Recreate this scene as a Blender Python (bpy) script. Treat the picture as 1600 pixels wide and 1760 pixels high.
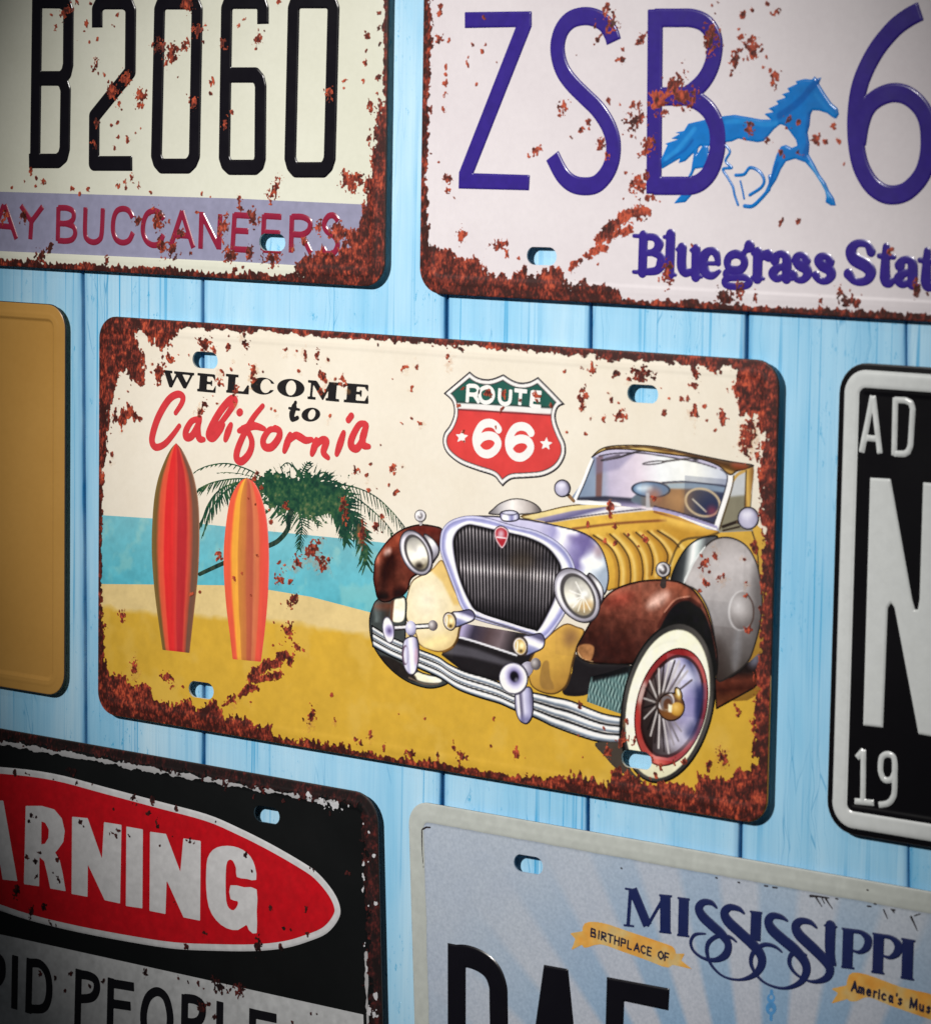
import bpy, math, random
import numpy as np
from mathutils import Matrix, Vector
from mathutils.geometry import tessellate_polygon

# ------------------------------------------------------------------ scene, camera, light
for o in list(bpy.data.objects):
    bpy.data.objects.remove(o)
S = bpy.context.scene
S.render.engine = 'CYCLES'
COL = S.collection
random.seed(4)

# camera pose from the 300 x 150 mm plate (all lengths of the layout are in mm on the plate plane:
# x to the right, z up, out towards the viewer)
FPX, CX, CY = 5760.0, 800.0, 880.0
CAM = np.array([876.93, 223.94, 896.34])
ROT = np.array([[0.78593339, 0.01628317, -0.61809672],
                [0.08431607, -0.99313748, 0.08104782],
                [-0.6125353, -0.11581368, -0.78191284]])
cam = bpy.data.objects.new('camera', bpy.data.cameras.new('camera'))
COL.objects.link(cam)
def ax(v):
    return Vector((v[0], -v[2], v[1]))
r, u, b = ax(ROT[0]), ax(-ROT[1]), ax(-ROT[2])
cam.matrix_world = Matrix(((r.x, u.x, b.x, CAM[0]/1000), (r.y, u.y, b.y, -CAM[2]/1000),
                           (r.z, u.z, b.z, CAM[1]/1000), (0, 0, 0, 1)))
cam.data.sensor_fit = 'HORIZONTAL'
cam.data.sensor_width = 36
cam.data.lens = 36*FPX/1600
cam.data.clip_start = 0.02
cam.data.clip_end = 50
cam.data.dof.use_dof = True
cam.data.dof.focus_distance = 1.235
cam.data.dof.aperture_fstop = 32.0
S.camera = cam

W = bpy.data.worlds.new('World'); S.world = W; W.use_nodes = True
W.node_tree.nodes['Background'].inputs[0].default_value = (0.80, 0.90, 1.0, 1)
W.node_tree.nodes['Background'].inputs[1].default_value = 0.016

def lamp(name, kind, loc, aim, power, color, **kw):
    l = bpy.data.lights.new(name, kind); o = bpy.data.objects.new(name, l); COL.objects.link(o)
    o.location = loc
    o.rotation_euler = (Vector(aim)-Vector(loc)).to_track_quat('-Z', 'Y').to_euler()
    l.energy = power; l.color = color
    for k, v in kw.items():
        setattr(l, k, v)
    return o
KEY_AIM = (0.166, 0, 0.114)
lamp('key_lamp', 'SPOT', (-0.04, -1.14, 0.66), KEY_AIM, 86, (1.0, 0.965, 0.92),
     spot_size=math.radians(26.0), spot_blend=1.0, shadow_soft_size=0.02)
lamp('side_lamp', 'SPOT', (0.66, -0.80, 1.15), (0.15, 0, 0.1), 3.0, (1.0, 0.98, 0.95),
     spot_size=math.radians(40), spot_blend=1.0, shadow_soft_size=0.05)
V = S.view_settings
V.view_transform = 'Standard'; V.look = 'None'; V.gamma = 1; V.exposure = 0
V.use_curve_mapping = False

# ------------------------------------------------------------------ pixels to plate millimetres
def mm(pts, h=0.0):
    p = np.atleast_2d(np.asarray(pts, float))
    d = np.stack([(p[:, 0]-CX)/FPX, (p[:, 1]-CY)/FPX, np.ones(len(p))], 1) @ ROT
    t = (h-CAM[2])/d[:, 2]
    return np.stack([CAM[0]+t*d[:, 0], CAM[1]+t*d[:, 1]], 1)
class Crop:
    """points read in an enlarged crop of the photograph -> mm on the plate plane"""
    def __init__(s, ox, oy, k): s.o = np.array([ox, oy], float); s.k = k
    def __call__(s, *pts):
        return mm(np.asarray(pts, float)/s.k+s.o)
PX = Crop(0, 0, 1.0)
A1 = Crop(0, 0, 3.26); A2 = Crop(380, 0, 3.26); A3 = Crop(720, 0, 3.259); A4 = Crop(1080, 0, 3.077)
B1 = Crop(0, 500, 4); B2 = Crop(0, 880, 4); B3 = Crop(240, 600, 3.3333); B4 = Crop(700, 600, 4.2105)
C1 = Crop(1300, 580, 4); C2 = Crop(1300, 1000, 3.6667); C3 = Crop(0, 1230, 3.3206); C4 = Crop(300, 1280, 3.6675)
C5 = Crop(680, 1360, 3.478); C6 = Crop(1040, 1400, 2.857)
D1 = Crop(620, 840, 5); D2 = Crop(880, 740, 3.478); D3 = Crop(900, 920, 3.636); D4 = Crop(620, 1020, 4.2105)
D5 = Crop(940, 1080, 4); D6 = Crop(240, 760, 4.4); D7 = Crop(320, 780, 4.2105)
E1 = Crop(160, 530, 4); E2 = Crop(540, 560, 4.444); E3 = Crop(900, 590, 3.5556); E4 = Crop(160, 1040, 3.3333)
E5 = Crop(560, 1180, 3.636); E6 = Crop(1140, 900, 3.323)

# ------------------------------------------------------------------ noise
def _hash(ix, iy, seed):
    n = (ix*374761393+iy*668265263+seed*1274126177) & 0x7fffffff
    n = ((n ^ (n >> 13))*1103515245) & 0x7fffffff
    n = ((n ^ (n >> 15))*668265263) & 0x7fffffff
    return ((n ^ (n >> 14)) & 0xffff)/65535.0
def vnoise(x, y, seed=0):
    x0 = np.floor(x).astype(np.int64); y0 = np.floor(y).astype(np.int64)
    fx = x-x0; fy = y-y0
    fx = fx*fx*(3-2*fx); fy = fy*fy*(3-2*fy)
    a = _hash(x0, y0, seed); b_ = _hash(x0+1, y0, seed); c = _hash(x0, y0+1, seed); d = _hash(x0+1, y0+1, seed)
    return (a*(1-fx)+b_*fx)*(1-fy)+(c*(1-fx)+d*fx)*fy
def fbm(x, y, wl, seed=0, octv=3):
    s = 0; a = 1; t = 0
    for i in range(octv):
        s = s+a*vnoise(x/wl+17.3*i, y/wl-9.1*i, seed+i*31); t += a; a *= .55; wl *= .5
    return s/t

# ------------------------------------------------------------------ 2D shapes as distance fields (mm, positive inside)
PAD = 1.6
class Shape:
    def __init__(s, bb, fn): s.bb = bb; s.fn = fn
    def __call__(s, X, Z):
        F = np.full(X.shape, -PAD)
        m = (X > s.bb[0]-PAD) & (X < s.bb[2]+PAD) & (Z > s.bb[1]-PAD) & (Z < s.bb[3]+PAD)
        if m.any():
            F[m] = np.maximum(s.fn(X[m], Z[m]), -PAD)
        return F
def bbox(p, w=0): return (p[:, 0].min()-w, p[:, 1].min()-w, p[:, 0].max()+w, p[:, 1].max()+w)
def spl(p, closed=False, n=8):
    """Catmull-Rom through the points"""
    p = np.asarray(p, float); N = len(p); out = []
    g = (lambda i: p[i % N]) if closed else (lambda i: p[min(max(i, 0), N-1)])
    for i in range(N if closed else N-1):
        a, b_, c, d = g(i-1), g(i), g(i+1), g(i+2)
        for k in range(n):
            t = k/n
            out.append(.5*((2*b_)+(c-a)*t+(2*a-5*b_+4*c-d)*t*t+(3*b_-a-3*c+d)*t**3))
    if not closed: out.append(p[-1])
    return np.array(out)
def poly(p, *holes):
    p = np.asarray(p, float); loops = [p]+[np.asarray(h, float) for h in holes]
    def fn(X, Z):
        D = np.full(X.shape, 1e9); ins = np.zeros(X.shape, bool)
        for L in loops:
            a = L; b_ = np.roll(L, -1, 0)
            for (ax_, az), (bx, bz) in zip(a, b_):
                dx, dz = bx-ax_, bz-az; l2 = dx*dx+dz*dz
                if l2 < 1e-12: continue
                t = np.clip(((X-ax_)*dx+(Z-az)*dz)/l2, 0, 1)
                D = np.minimum(D, (X-ax_-t*dx)**2+(Z-az-t*dz)**2)
                if az != bz:
                    ins ^= ((az > Z) != (bz > Z)) & (X < (bx-ax_)*(Z-az)/(bz-az)+ax_)
        return np.where(ins, 1, -1)*np.sqrt(D)
    return Shape(bbox(p), fn)
def spoly(p, n=6): return poly(spl(p, True, n))
def stroke(p, w, closed=False, butt=False):
    """polyline of width w (number or one per point)"""
    p = np.asarray(p, float); N = len(p)
    w = np.full(N, w, float) if np.isscalar(w) else np.asarray(w, float)
    idx = [(i, (i+1) % N) for i in range(N if closed else N-1)]
    sl = np.r_[0, np.cumsum(np.hypot(*np.diff(p, axis=0).T))]
    d0 = (p[1]-p[0])/max(math.hypot(*(p[1]-p[0])), 1e-9); d1 = (p[-2]-p[-1])/max(math.hypot(*(p[-2]-p[-1])), 1e-9)
    def fn(X, Z):
        F = np.full(X.shape, -1e9)
        for k, (i, j) in enumerate(idx):
            dx, dz = p[j]-p[i]; l = math.hypot(dx, dz)
            if l < 1e-9: continue
            t0 = ((X-p[i, 0])*dx+(Z-p[i, 1])*dz)/(l*l); t = np.clip(t0, 0, 1)
            f = (w[i]*(1-t)+w[j]*t)/2-np.hypot(X-p[i, 0]-t*dx, Z-p[i, 1]-t*dz)
            if butt and not closed:
                if sl[k] < w.max()*.55: f = np.minimum(f, (X-p[0, 0])*d0[0]+(Z-p[0, 1])*d0[1])
                if sl[-1]-sl[k+1] < w.max()*.55: f = np.minimum(f, (X-p[-1, 0])*d1[0]+(Z-p[-1, 1])*d1[1])
            F = np.maximum(F, f)
        return F
    return Shape(bbox(p, w.max()/2), fn)
def skel(c, A, B, n=56, crop=None):
    """skewed ellipse c + A cos + B sin, in crop pixels"""
    t = np.linspace(0, 2*math.pi, n, endpoint=False)
    q = np.asarray(c)[None]+np.cos(t)[:, None]*np.asarray(A)[None]+np.sin(t)[:, None]*np.asarray(B)[None]
    return crop(*q)
def ell(crop, cx, cy, rx, ry, rot=0, n=40):
    c, s = math.cos(math.radians(rot)), math.sin(math.radians(rot))
    return poly(skel((cx, cy), (rx*c, rx*s), (-ry*s, ry*c), n, crop))
def un(*sh):
    bb = (min(s.bb[0] for s in sh), min(s.bb[1] for s in sh), max(s.bb[2] for s in sh), max(s.bb[3] for s in sh))
    def fn(X, Z):
        F = sh[0](X, Z)
        for s in sh[1:]: F = np.maximum(F, s(X, Z))
        return F
    return Shape(bb, fn)
def diff(a, *bs):
    def fn(X, Z):
        F = a(X, Z)
        for b_ in bs: F = np.minimum(F, -b_(X, Z))
        return F
    return Shape(a.bb, fn)
def inter(a, b_): return Shape(a.bb, lambda X, Z: np.minimum(a(X, Z), b_(X, Z)))
def inset(a, d): return Shape(a.bb, lambda X, Z: a(X, Z)-d)

# ------------------------------------------------------------------ colours
def lin(c):
    c = np.asarray(c, float)/255
    return np.where(c <= .04045, c/12.92, ((c+.055)/1.055)**2.4)
def ramp(t, stops):
    xs = [s[0] for s in stops]; cs = np.array([s[1] for s in stops], float)
    return np.stack([np.interp(t, xs, cs[:, k]) for k in range(3)], -1)
def lgrad(p0, p1, *stops):
    """linear gradient between two mm points"""
    p0 = np.asarray(p0).reshape(2); p1 = np.asarray(p1).reshape(2); d = p1-p0; l2 = d@d
    return lambda X, Z: ramp(((X-p0[0])*d[0]+(Z-p0[1])*d[1])/l2, stops)
def rgrad(c, rr, *stops):
    c = np.asarray(c).reshape(2)
    return lambda X, Z: ramp(np.hypot(X-c[0], Z-c[1])/rr, stops)
def paint(X, Z, base, ops):
    """base colour and a list of (shape, colour or function, softness mm, strength) -> rgb 0..255"""
    C = base(X, Z) if callable(base) else np.tile(np.asarray(base, float), (len(X), 1))
    C = np.array(C, float)
    for op in ops:
        sh, col = op[0], op[1]; soft = op[2] if len(op) > 2 else .22; al = op[3] if len(op) > 3 else 1.
        m = (X > sh.bb[0]-soft) & (X < sh.bb[2]+soft) & (Z > sh.bb[1]-soft) & (Z < sh.bb[3]+soft)
        if not m.any(): continue
        x, z = X[m], Z[m]
        a = np.clip(.5+sh(x, z)/(2*soft), 0, 1); a = a*a*(3-2*a)*al
        c = col(x, z) if callable(col) else np.asarray(col, float)[None]
        C[m] = C[m]*(1-a[:, None])+c*a[:, None]
    return C

# ------------------------------------------------------------------ materials
def mat(name, build):
    m = bpy.data.materials.new(name); m.use_nodes = True
    nt = m.node_tree; bs = nt.nodes['Principled BSDF']
    build(nt, bs)
    return m
def node(nt, t, **kw):
    n = nt.nodes.new(t)
    for k, v in kw.items(): setattr(n, k, v)
    return n
def noise_node(nt, scale, detail=4, rough=.6, vec=None, dist=0):
    n = node(nt, 'ShaderNodeTexNoise'); n.inputs['Scale'].default_value = scale
    n.inputs['Detail'].default_value = detail; n.inputs['Roughness'].default_value = rough
    n.inputs['Distortion'].default_value = dist
    if vec is not None: nt.links.new(vec, n.inputs['Vector'])
    return n
def cramp(nt, fac, *stops):
    c = node(nt, 'ShaderNodeValToRGB'); e = c.color_ramp.elements
    while len(e) < len(stops): e.new(.5)
    for k, (p, col) in zip(e, stops):
        k.position = p; k.color = tuple(col)+(1,) if len(col) == 3 else col
    nt.links.new(fac, c.inputs[0])
    return c
def mix(nt, fac, a, b_, mode='MIX'):
    m = node(nt, 'ShaderNodeMix', data_type='RGBA', blend_type=mode)
    for s, v in ((0, fac), (6, a), (7, b_)):
        if hasattr(v, 'is_linked'): nt.links.new(v, m.inputs[s])
        else: m.inputs[s].default_value = v if s == 0 else tuple(v)+(1,)
    return m.outputs[2]
def obj_coord(nt):
    return node(nt, 'ShaderNodeTexCoord').outputs['Object']
def geo_pos(nt):
    return node(nt, 'ShaderNodeNewGeometry').outputs['Position']
def bump(nt, bs, h, strength, dist):
    b_ = node(nt, 'ShaderNodeBump'); b_.inputs['Strength'].default_value = strength
    b_.inputs['Distance'].default_value = dist
    nt.links.new(h, b_.inputs['Height']); nt.links.new(b_.outputs[0], bs.inputs['Normal'])
def print_mat(name, rough, coat=0.0, wob=.00006, soft_edge=False, spec=.4):
    def f(nt, bs):
        a = node(nt, 'ShaderNodeAttribute', attribute_name='Col')
        p = geo_pos(nt)
        n = noise_node(nt, 260, 4, .65, p)
        g = cramp(nt, n.outputs[0], (.3, (.95, .95, .95)), (.7, (1.03, 1.03, 1.03)))
        nt.links.new(mix(nt, 1.0, a.outputs[0], g.outputs[0], 'MULTIPLY'), bs.inputs['Base Color'])
        n2 = noise_node(nt, 90, 3, .6, p)
        rr = node(nt, 'ShaderNodeMapRange'); rr.inputs[3].default_value = rough*.75; rr.inputs[4].default_value = rough*1.35
        nt.links.new(n2.outputs[0], rr.inputs[0]); nt.links.new(rr.outputs[0], bs.inputs['Roughness'])
        bs.inputs['Specular IOR Level'].default_value = spec; bs.inputs['Coat Weight'].default_value = coat; bs.inputs['Coat Roughness'].default_value = .12
        bump(nt, bs, n2.outputs[0], .6, wob)
        if soft_edge: nt.links.new(a.outputs['Alpha'], bs.inputs['Alpha'])
    return mat(name, f)
M_PRINT = print_mat('printed_enamel', .34)
M_GLOSS = print_mat('embossed_gloss_paint', .26, .15)
M_RUST = print_mat('rust', .55, 0, .0002, True, .25)
def sheet_mat(name, c0, c1, rough=.3, big=14.0, fine=None):
    def f(nt, bs):
        p = geo_pos(nt)
        n = noise_node(nt, big, 5, .65, p)
        g = cramp(nt, n.outputs[0], (.32, lin(c1)), (.68, lin(c0)))
        n2 = noise_node(nt, 420, 3, .7, p)
        g2 = cramp(nt, n2.outputs[0], (.25, (.97, .97, .97)), (.75, (1.02, 1.02, 1.02)))
        col = mix(nt, 1.0, g.outputs[0], g2.outputs[0], 'MULTIPLY')
        if fine: col = fine(nt, p, col)
        nt.links.new(col, bs.inputs['Base Color'])
        n3 = noise_node(nt, 20, 5, .55, p)
        rr = node(nt, 'ShaderNodeMapRange'); rr.inputs[3].default_value = rough*.75; rr.inputs[4].default_value = rough*1.35
        nt.links.new(n3.outputs[0], rr.inputs[0]); nt.links.new(rr.outputs[0], bs.inputs['Roughness'])
        bump(nt, bs, n3.outputs[0], .5, .0005)
    return mat(name, f)

# ------------------------------------------------------------------ meshes
def new_obj(name, me, parent=None, material=None, **props):
    o = bpy.data.objects.new(name, me); COL.objects.link(o)
    if material: me.materials.append(material)
    if parent: o.parent = parent
    for k, v in props.items(): o[k] = v
    return o
def mesh_np(name, verts, tris, cols=None, smooth=True, alpha=None):
    me = bpy.data.meshes.new(name)
    me.vertices.add(len(verts)); me.vertices.foreach_set('co', np.ascontiguousarray(verts, np.float32).ravel())
    me.loops.add(len(tris)*3); me.loops.foreach_set('vertex_index', np.ascontiguousarray(tris, np.int32).ravel())
    me.polygons.add(len(tris)); me.polygons.foreach_set('loop_start', np.arange(0, len(tris)*3, 3, dtype=np.int32))
    me.update(calc_edges=True)
    me.polygons.foreach_set('use_smooth', np.full(len(tris), smooth))
    if cols is not None:
        a = me.color_attributes.new('Col', 'FLOAT_COLOR', 'POINT')
        a.data.foreach_set('color', np.concatenate([cols, np.ones((len(cols), 1)) if alpha is None else alpha[:, None]], 1).astype(np.float32).ravel())
    me.validate()
    return me
CASES = {1: [(0, 4, 7)], 2: [(1, 5, 4)], 3: [(0, 1, 5, 7)], 4: [(2, 6, 5)], 5: [(0, 4, 7), (2, 6, 5)],
         6: [(1, 2, 6, 4)], 7: [(0, 1, 2, 6, 7)], 8: [(3, 7, 6)], 9: [(0, 4, 6, 3)], 10: [(1, 5, 4), (3, 7, 6)],
         11: [(0, 1, 5, 6, 3)], 12: [(2, 3, 7, 5)], 13: [(0, 4, 5, 2, 3)], 14: [(1, 2, 3, 7, 4)], 15: [(0, 1, 2, 3)]}
def march(F, xs, zs):
    """marching squares: filled region F > 0 as points and triangles"""
    nz, nx = F.shape
    ins = F > 0
    code = ins[:-1, :-1]*1+ins[:-1, 1:]*2+ins[1:, 1:]*4+ins[1:, :-1]*8
    N = nz*nx; NH = nz*(nx-1); tris = []
    for c, polys in CASES.items():
        J, I = np.nonzero(code == c)
        if not len(J): continue
        ids = np.stack([J*nx+I, J*nx+I+1, (J+1)*nx+I+1, (J+1)*nx+I,
                        N+J*(nx-1)+I, N+NH+J*nx+I+1, N+(J+1)*(nx-1)+I, N+NH+J*nx+I], 1)
        for p in polys:
            for k in range(1, len(p)-1):
                tris.append(ids[:, [p[0], p[k], p[k+1]]])
    if not tris: return None
    T = np.concatenate(tris); U, inv = np.unique(T, return_inverse=True); T = inv.reshape(-1, 3)
    X = np.zeros(len(U)); Z = np.zeros(len(U))
    m = U < N; j, i = U[m]//nx, U[m] % nx; X[m] = xs[i]; Z[m] = zs[j]
    m = (U >= N) & (U < N+NH); q = U[m]-N; j, i = q//(nx-1), q % (nx-1)
    t = F[j, i]/(F[j, i]-F[j, i+1]); X[m] = xs[i]+t*(xs[i+1]-xs[i]); Z[m] = zs[j]
    m = U >= N+NH; q = U[m]-N-NH; j, i = q//nx, q % nx
    t = F[j, i]/(F[j, i]-F[j+1, i]); X[m] = xs[i]; Z[m] = zs[j]+t*(zs[j+1]-zs[j])
    FV = np.zeros(len(U)); m = U < N; FV[m] = F.ravel()[U[m]]
    return X, Z, T, FV
def lattice(bb, step):
    return (np.arange(math.floor(bb[0]/step)-1, math.ceil(bb[2]/step)+2)*step,
            np.arange(math.floor(bb[1]/step)-1, math.ceil(bb[3]/step)+2)*step)

WALL_GAP = 3.4        # plate face above the boards, mm
class Plate:
    """a pressed metal plate: rounded sheet with a stepped rim and slots; prints and letters lie on it"""
    def __init__(s, name, x0, z0, x1, z1, label, category, rad=9, shear=0, rim=5.0, step=.3, inner=.25, slots=(), smat=None, edge=-.5):
        s.x0, s.z0, s.x1, s.z1, s.k, s.rad = x0, z0, x1, z1, shear, rad
        s.rim, s.inner, s.step, s.edge = rim, inner, step, edge
        s.emb = []; s.layer = 0
        s.root = bpy.data.objects.new(name, None); COL.objects.link(s.root)
        s.root.empty_display_size = .02
        s.org = np.array([(x0+x1)/2, z0])
        s.root.location = (s.org[0]/1000, WALL_GAP/1000, s.org[1]/1000)
        s.root['label'] = label; s.root['category'] = category; s.root['group'] = 'metal plates hung on the blue boards'
        s.slots = [mm([c])[0] for c in slots]
        s.sheet(smat)
    def clip(s):
        """field of the sheet itself (mm from the edge), slots cut out"""
        return Shape((s.x0-20, s.z0, s.x1+20, s.z1), lambda X, Z: np.minimum(s.edist(X, Z), s.slotd(X, Z)))
    def edist(s, X, Z):
        U = X-s.k*(Z-s.z1)
        qx = np.abs(U-(s.x0+s.x1)/2)-((s.x1-s.x0)/2-s.rad); qz = np.abs(Z-(s.z0+s.z1)/2)-((s.z1-s.z0)/2-s.rad)
        return -(np.hypot(np.maximum(qx, 0), np.maximum(qz, 0))+np.minimum(np.maximum(qx, qz), 0)-s.rad)
    SLW, SLH = 6.2, 3.05
    def slotd(s, X, Z):
        F = np.full(np.shape(X), 1e3)
        for c in s.slots:
            F = np.minimum(F, np.hypot(np.maximum(np.abs(X-c[0])-(s.SLW-s.SLH), 0), Z-c[1])-s.SLH)
        return F
    def prof(s, d):
        return np.interp(d, [0, .25, .6, 3.0, 3.6, 4.2, s.rim, s.rim+.5, s.rim+1.1, s.rim+1.6],
                         [s.edge, s.edge*.72, s.edge*.6, s.edge*.28, s.edge*.08, 0, 0, s.inner*.3, s.inner*.9, s.inner])
    def H(s, X, Z):
        h = s.prof(s.edist(X, Z)); e = np.zeros(X.shape)
        for sh, hh, bev in s.emb:
            m = (X > sh.bb[0]) & (X < sh.bb[2]) & (Z > sh.bb[1]) & (Z < sh.bb[3])
            if m.any():
                t = np.clip(sh(X[m], Z[m])/bev, 0, 1); e[m] = np.maximum(e[m], hh*np.sin(t*math.pi/2)**1.2)
        return h+e
    def local(s, X, Z, h):
        return np.stack([(X-s.org[0])/1000, (-WALL_GAP-h)/1000, (Z-s.org[1])/1000], 1)
    def sheet(s, smat):
        th = .45; V_, Fc = [], []
        def loop(d, h, n=9):
            r_ = max(s.rad-d, .6); L = []
            for cx, cz, a0 in ((s.x1-d-r_, s.z0+d+r_, -90), (s.x1-d-r_, s.z1-d-r_, 0), (s.x0+d+r_, s.z1-d-r_, 90), (s.x0+d+r_, s.z0+d+r_, 180)):
                for i in range(n):
                    a = math.radians(a0+90*i/(n-1)); L.append((cx+r_*math.cos(a), cz+r_*math.sin(a)))
            L = np.array(L); L[:, 0] += s.k*(L[:, 1]-s.z1)
            b0 = len(V_)
            V_.extend(s.local(L[:, 0], L[:, 1], np.full(len(L), h)).tolist())
            return list(range(b0, b0+len(L))), L
        ds = [0, .25, .6, .65, 2.95, 3.0, 3.6, 4.2, 4.25, s.rim-.05, s.rim, s.rim+.25, s.rim+.5, s.rim+.8, s.rim+1.1, s.rim+1.6, s.rim+1.7]
        loops = [loop(0, s.edge-th)]+[loop(d, float(s.prof(d))) for d in ds]
        for (a, _), (b_, _) in zip(loops, loops[1:]):
            n = len(a)
            for i in range(n): Fc.append((a[i], a[(i+1) % n], b_[(i+1) % n], b_[i]))
        ids, L = loops[-1]
        def slot_loop(c, h):
            P = []
            for i in range(24):
                a = 2*math.pi*i/24; sx = (s.SLW-s.SLH) if math.cos(a) >= 0 else -(s.SLW-s.SLH)
                P.append((c[0]+sx+s.SLH*math.cos(a), c[1]+s.SLH*math.sin(a)))
            P = np.array(P); b0 = len(V_); V_.extend(s.local(P[:, 0], P[:, 1], np.full(len(P), h)).tolist())
            return list(range(b0, b0+len(P))), P
        def cap(ids, L, h, flip):
            allid = list(ids); lps = [[Vector((x, z, 0)) for x, z in L]]; hl = []
            for c in s.slots:
                hi, P = slot_loop(c, h); allid += hi; lps.append([Vector((x, z, 0)) for x, z in P]); hl.append(hi)
            for t in tessellate_polygon(lps):
                t = [allid[i] for i in t]
                a, b_, c = [Vector(V_[i]) for i in t]
                nrm = (b_-a).cross(c-a)
                if (nrm.y > 0) != flip: t.reverse()
                Fc.append(tuple(t))
            return hl
        cap(ids, L, s.inner, False)
        cap(loops[0][0], loops[0][1], s.edge-th, True)
        for c in s.slots:
            f0, _ = slot_loop(c, s.inner); f1, _ = slot_loop(c, s.inner-.25); b0, _ = slot_loop(c, s.edge-th)
            for p_, q_ in ((f0, f1), (f1, b0)):
                for i in range(24): Fc.append((p_[i], p_[(i+1) % 24], q_[(i+1) % 24], q_[i]))
        me = bpy.data.meshes.new('sheet'); me.from_pydata(V_, [], Fc); me.update()
        me.polygons.foreach_set('use_smooth', [len(p.vertices) == 4 for p in me.polygons])
        s.sheet_obj = new_obj('sheet', me, s.root, smat); me.materials.append(M_EDGE)
        ne = 2*len(loops[0][0])
        me.polygons.foreach_set('material_index', [1 if i < ne else 0 for i in range(len(me.polygons))])
        # spacers that hold the sheet off the boards
        for cx in (s.x0+45, s.x1-45):
            for cz in (s.z0+28, s.z1-28):
                V2, F2 = [], []
                y0, y1 = 0.0004, (-WALL_GAP-(s.edge-th)-.05)/1000
                for y in (y0, y1):
                    for i in range(12):
                        a = 2*math.pi*i/12
                        V2.append(((cx-s.org[0]+7*math.cos(a))/1000, y, (cz-s.org[1]+7*math.sin(a))/1000))
                F2 = [(i, (i+1) % 12, 12+(i+1) % 12, 12+i) for i in range(12)]+[tuple(range(12, 24)), tuple(range(11, -1, -1))]
                mp = bpy.data.meshes.new('mounting_pad'); mp.from_pydata(V2, [], F2)
                new_obj('mounting_pad', mp, s.root, M_PAD)
    def emboss(s, sh, h, bev=.9): s.emb.append((sh, h, bev))
    def part(s, name, sh, base, ops=(), material=None, parent=None, lift=.03, noise=0, emb=None, bev=.9, clip=True, step=None, tone=None, **props):
        """one printed or pressed piece: outline from the field, colour per vertex"""
        if emb: s.emboss(sh, emb, bev)
        st = step or s.step
        xs, zs = lattice(sh.bb, st)
        XX, ZZ = np.meshgrid(xs, zs)
        F = sh(XX.ravel(), ZZ.ravel())
        if clip: F = np.minimum(F, np.minimum(s.edist(XX.ravel(), ZZ.ravel()), s.slotd(XX.ravel(), ZZ.ravel())))
        F = F.reshape(XX.shape); F[np.abs(F) < 1e-6] = 1e-6
        r_ = march(F, xs, zs)
        if r_ is None: return None
        X, Z, T, _f = r_
        C = paint(X, Z, base, ops)
        if noise: C = C*(1+noise*(fbm(X, Z, 2.2, 5)-.5)[:, None]*2)
        if tone:
            C = 118+(C-118)*tone[0]; gy = C.mean(1, keepdims=True); C = gy+(C-gy)*tone[1]
        C = lin(np.clip(C, 6, 250))
        me = mesh_np(name, s.local(X, Z, s.H(X, Z)+lift), T, C)
        return new_obj(name, me, parent or s.root, material or M_PRINT, **props)

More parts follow.
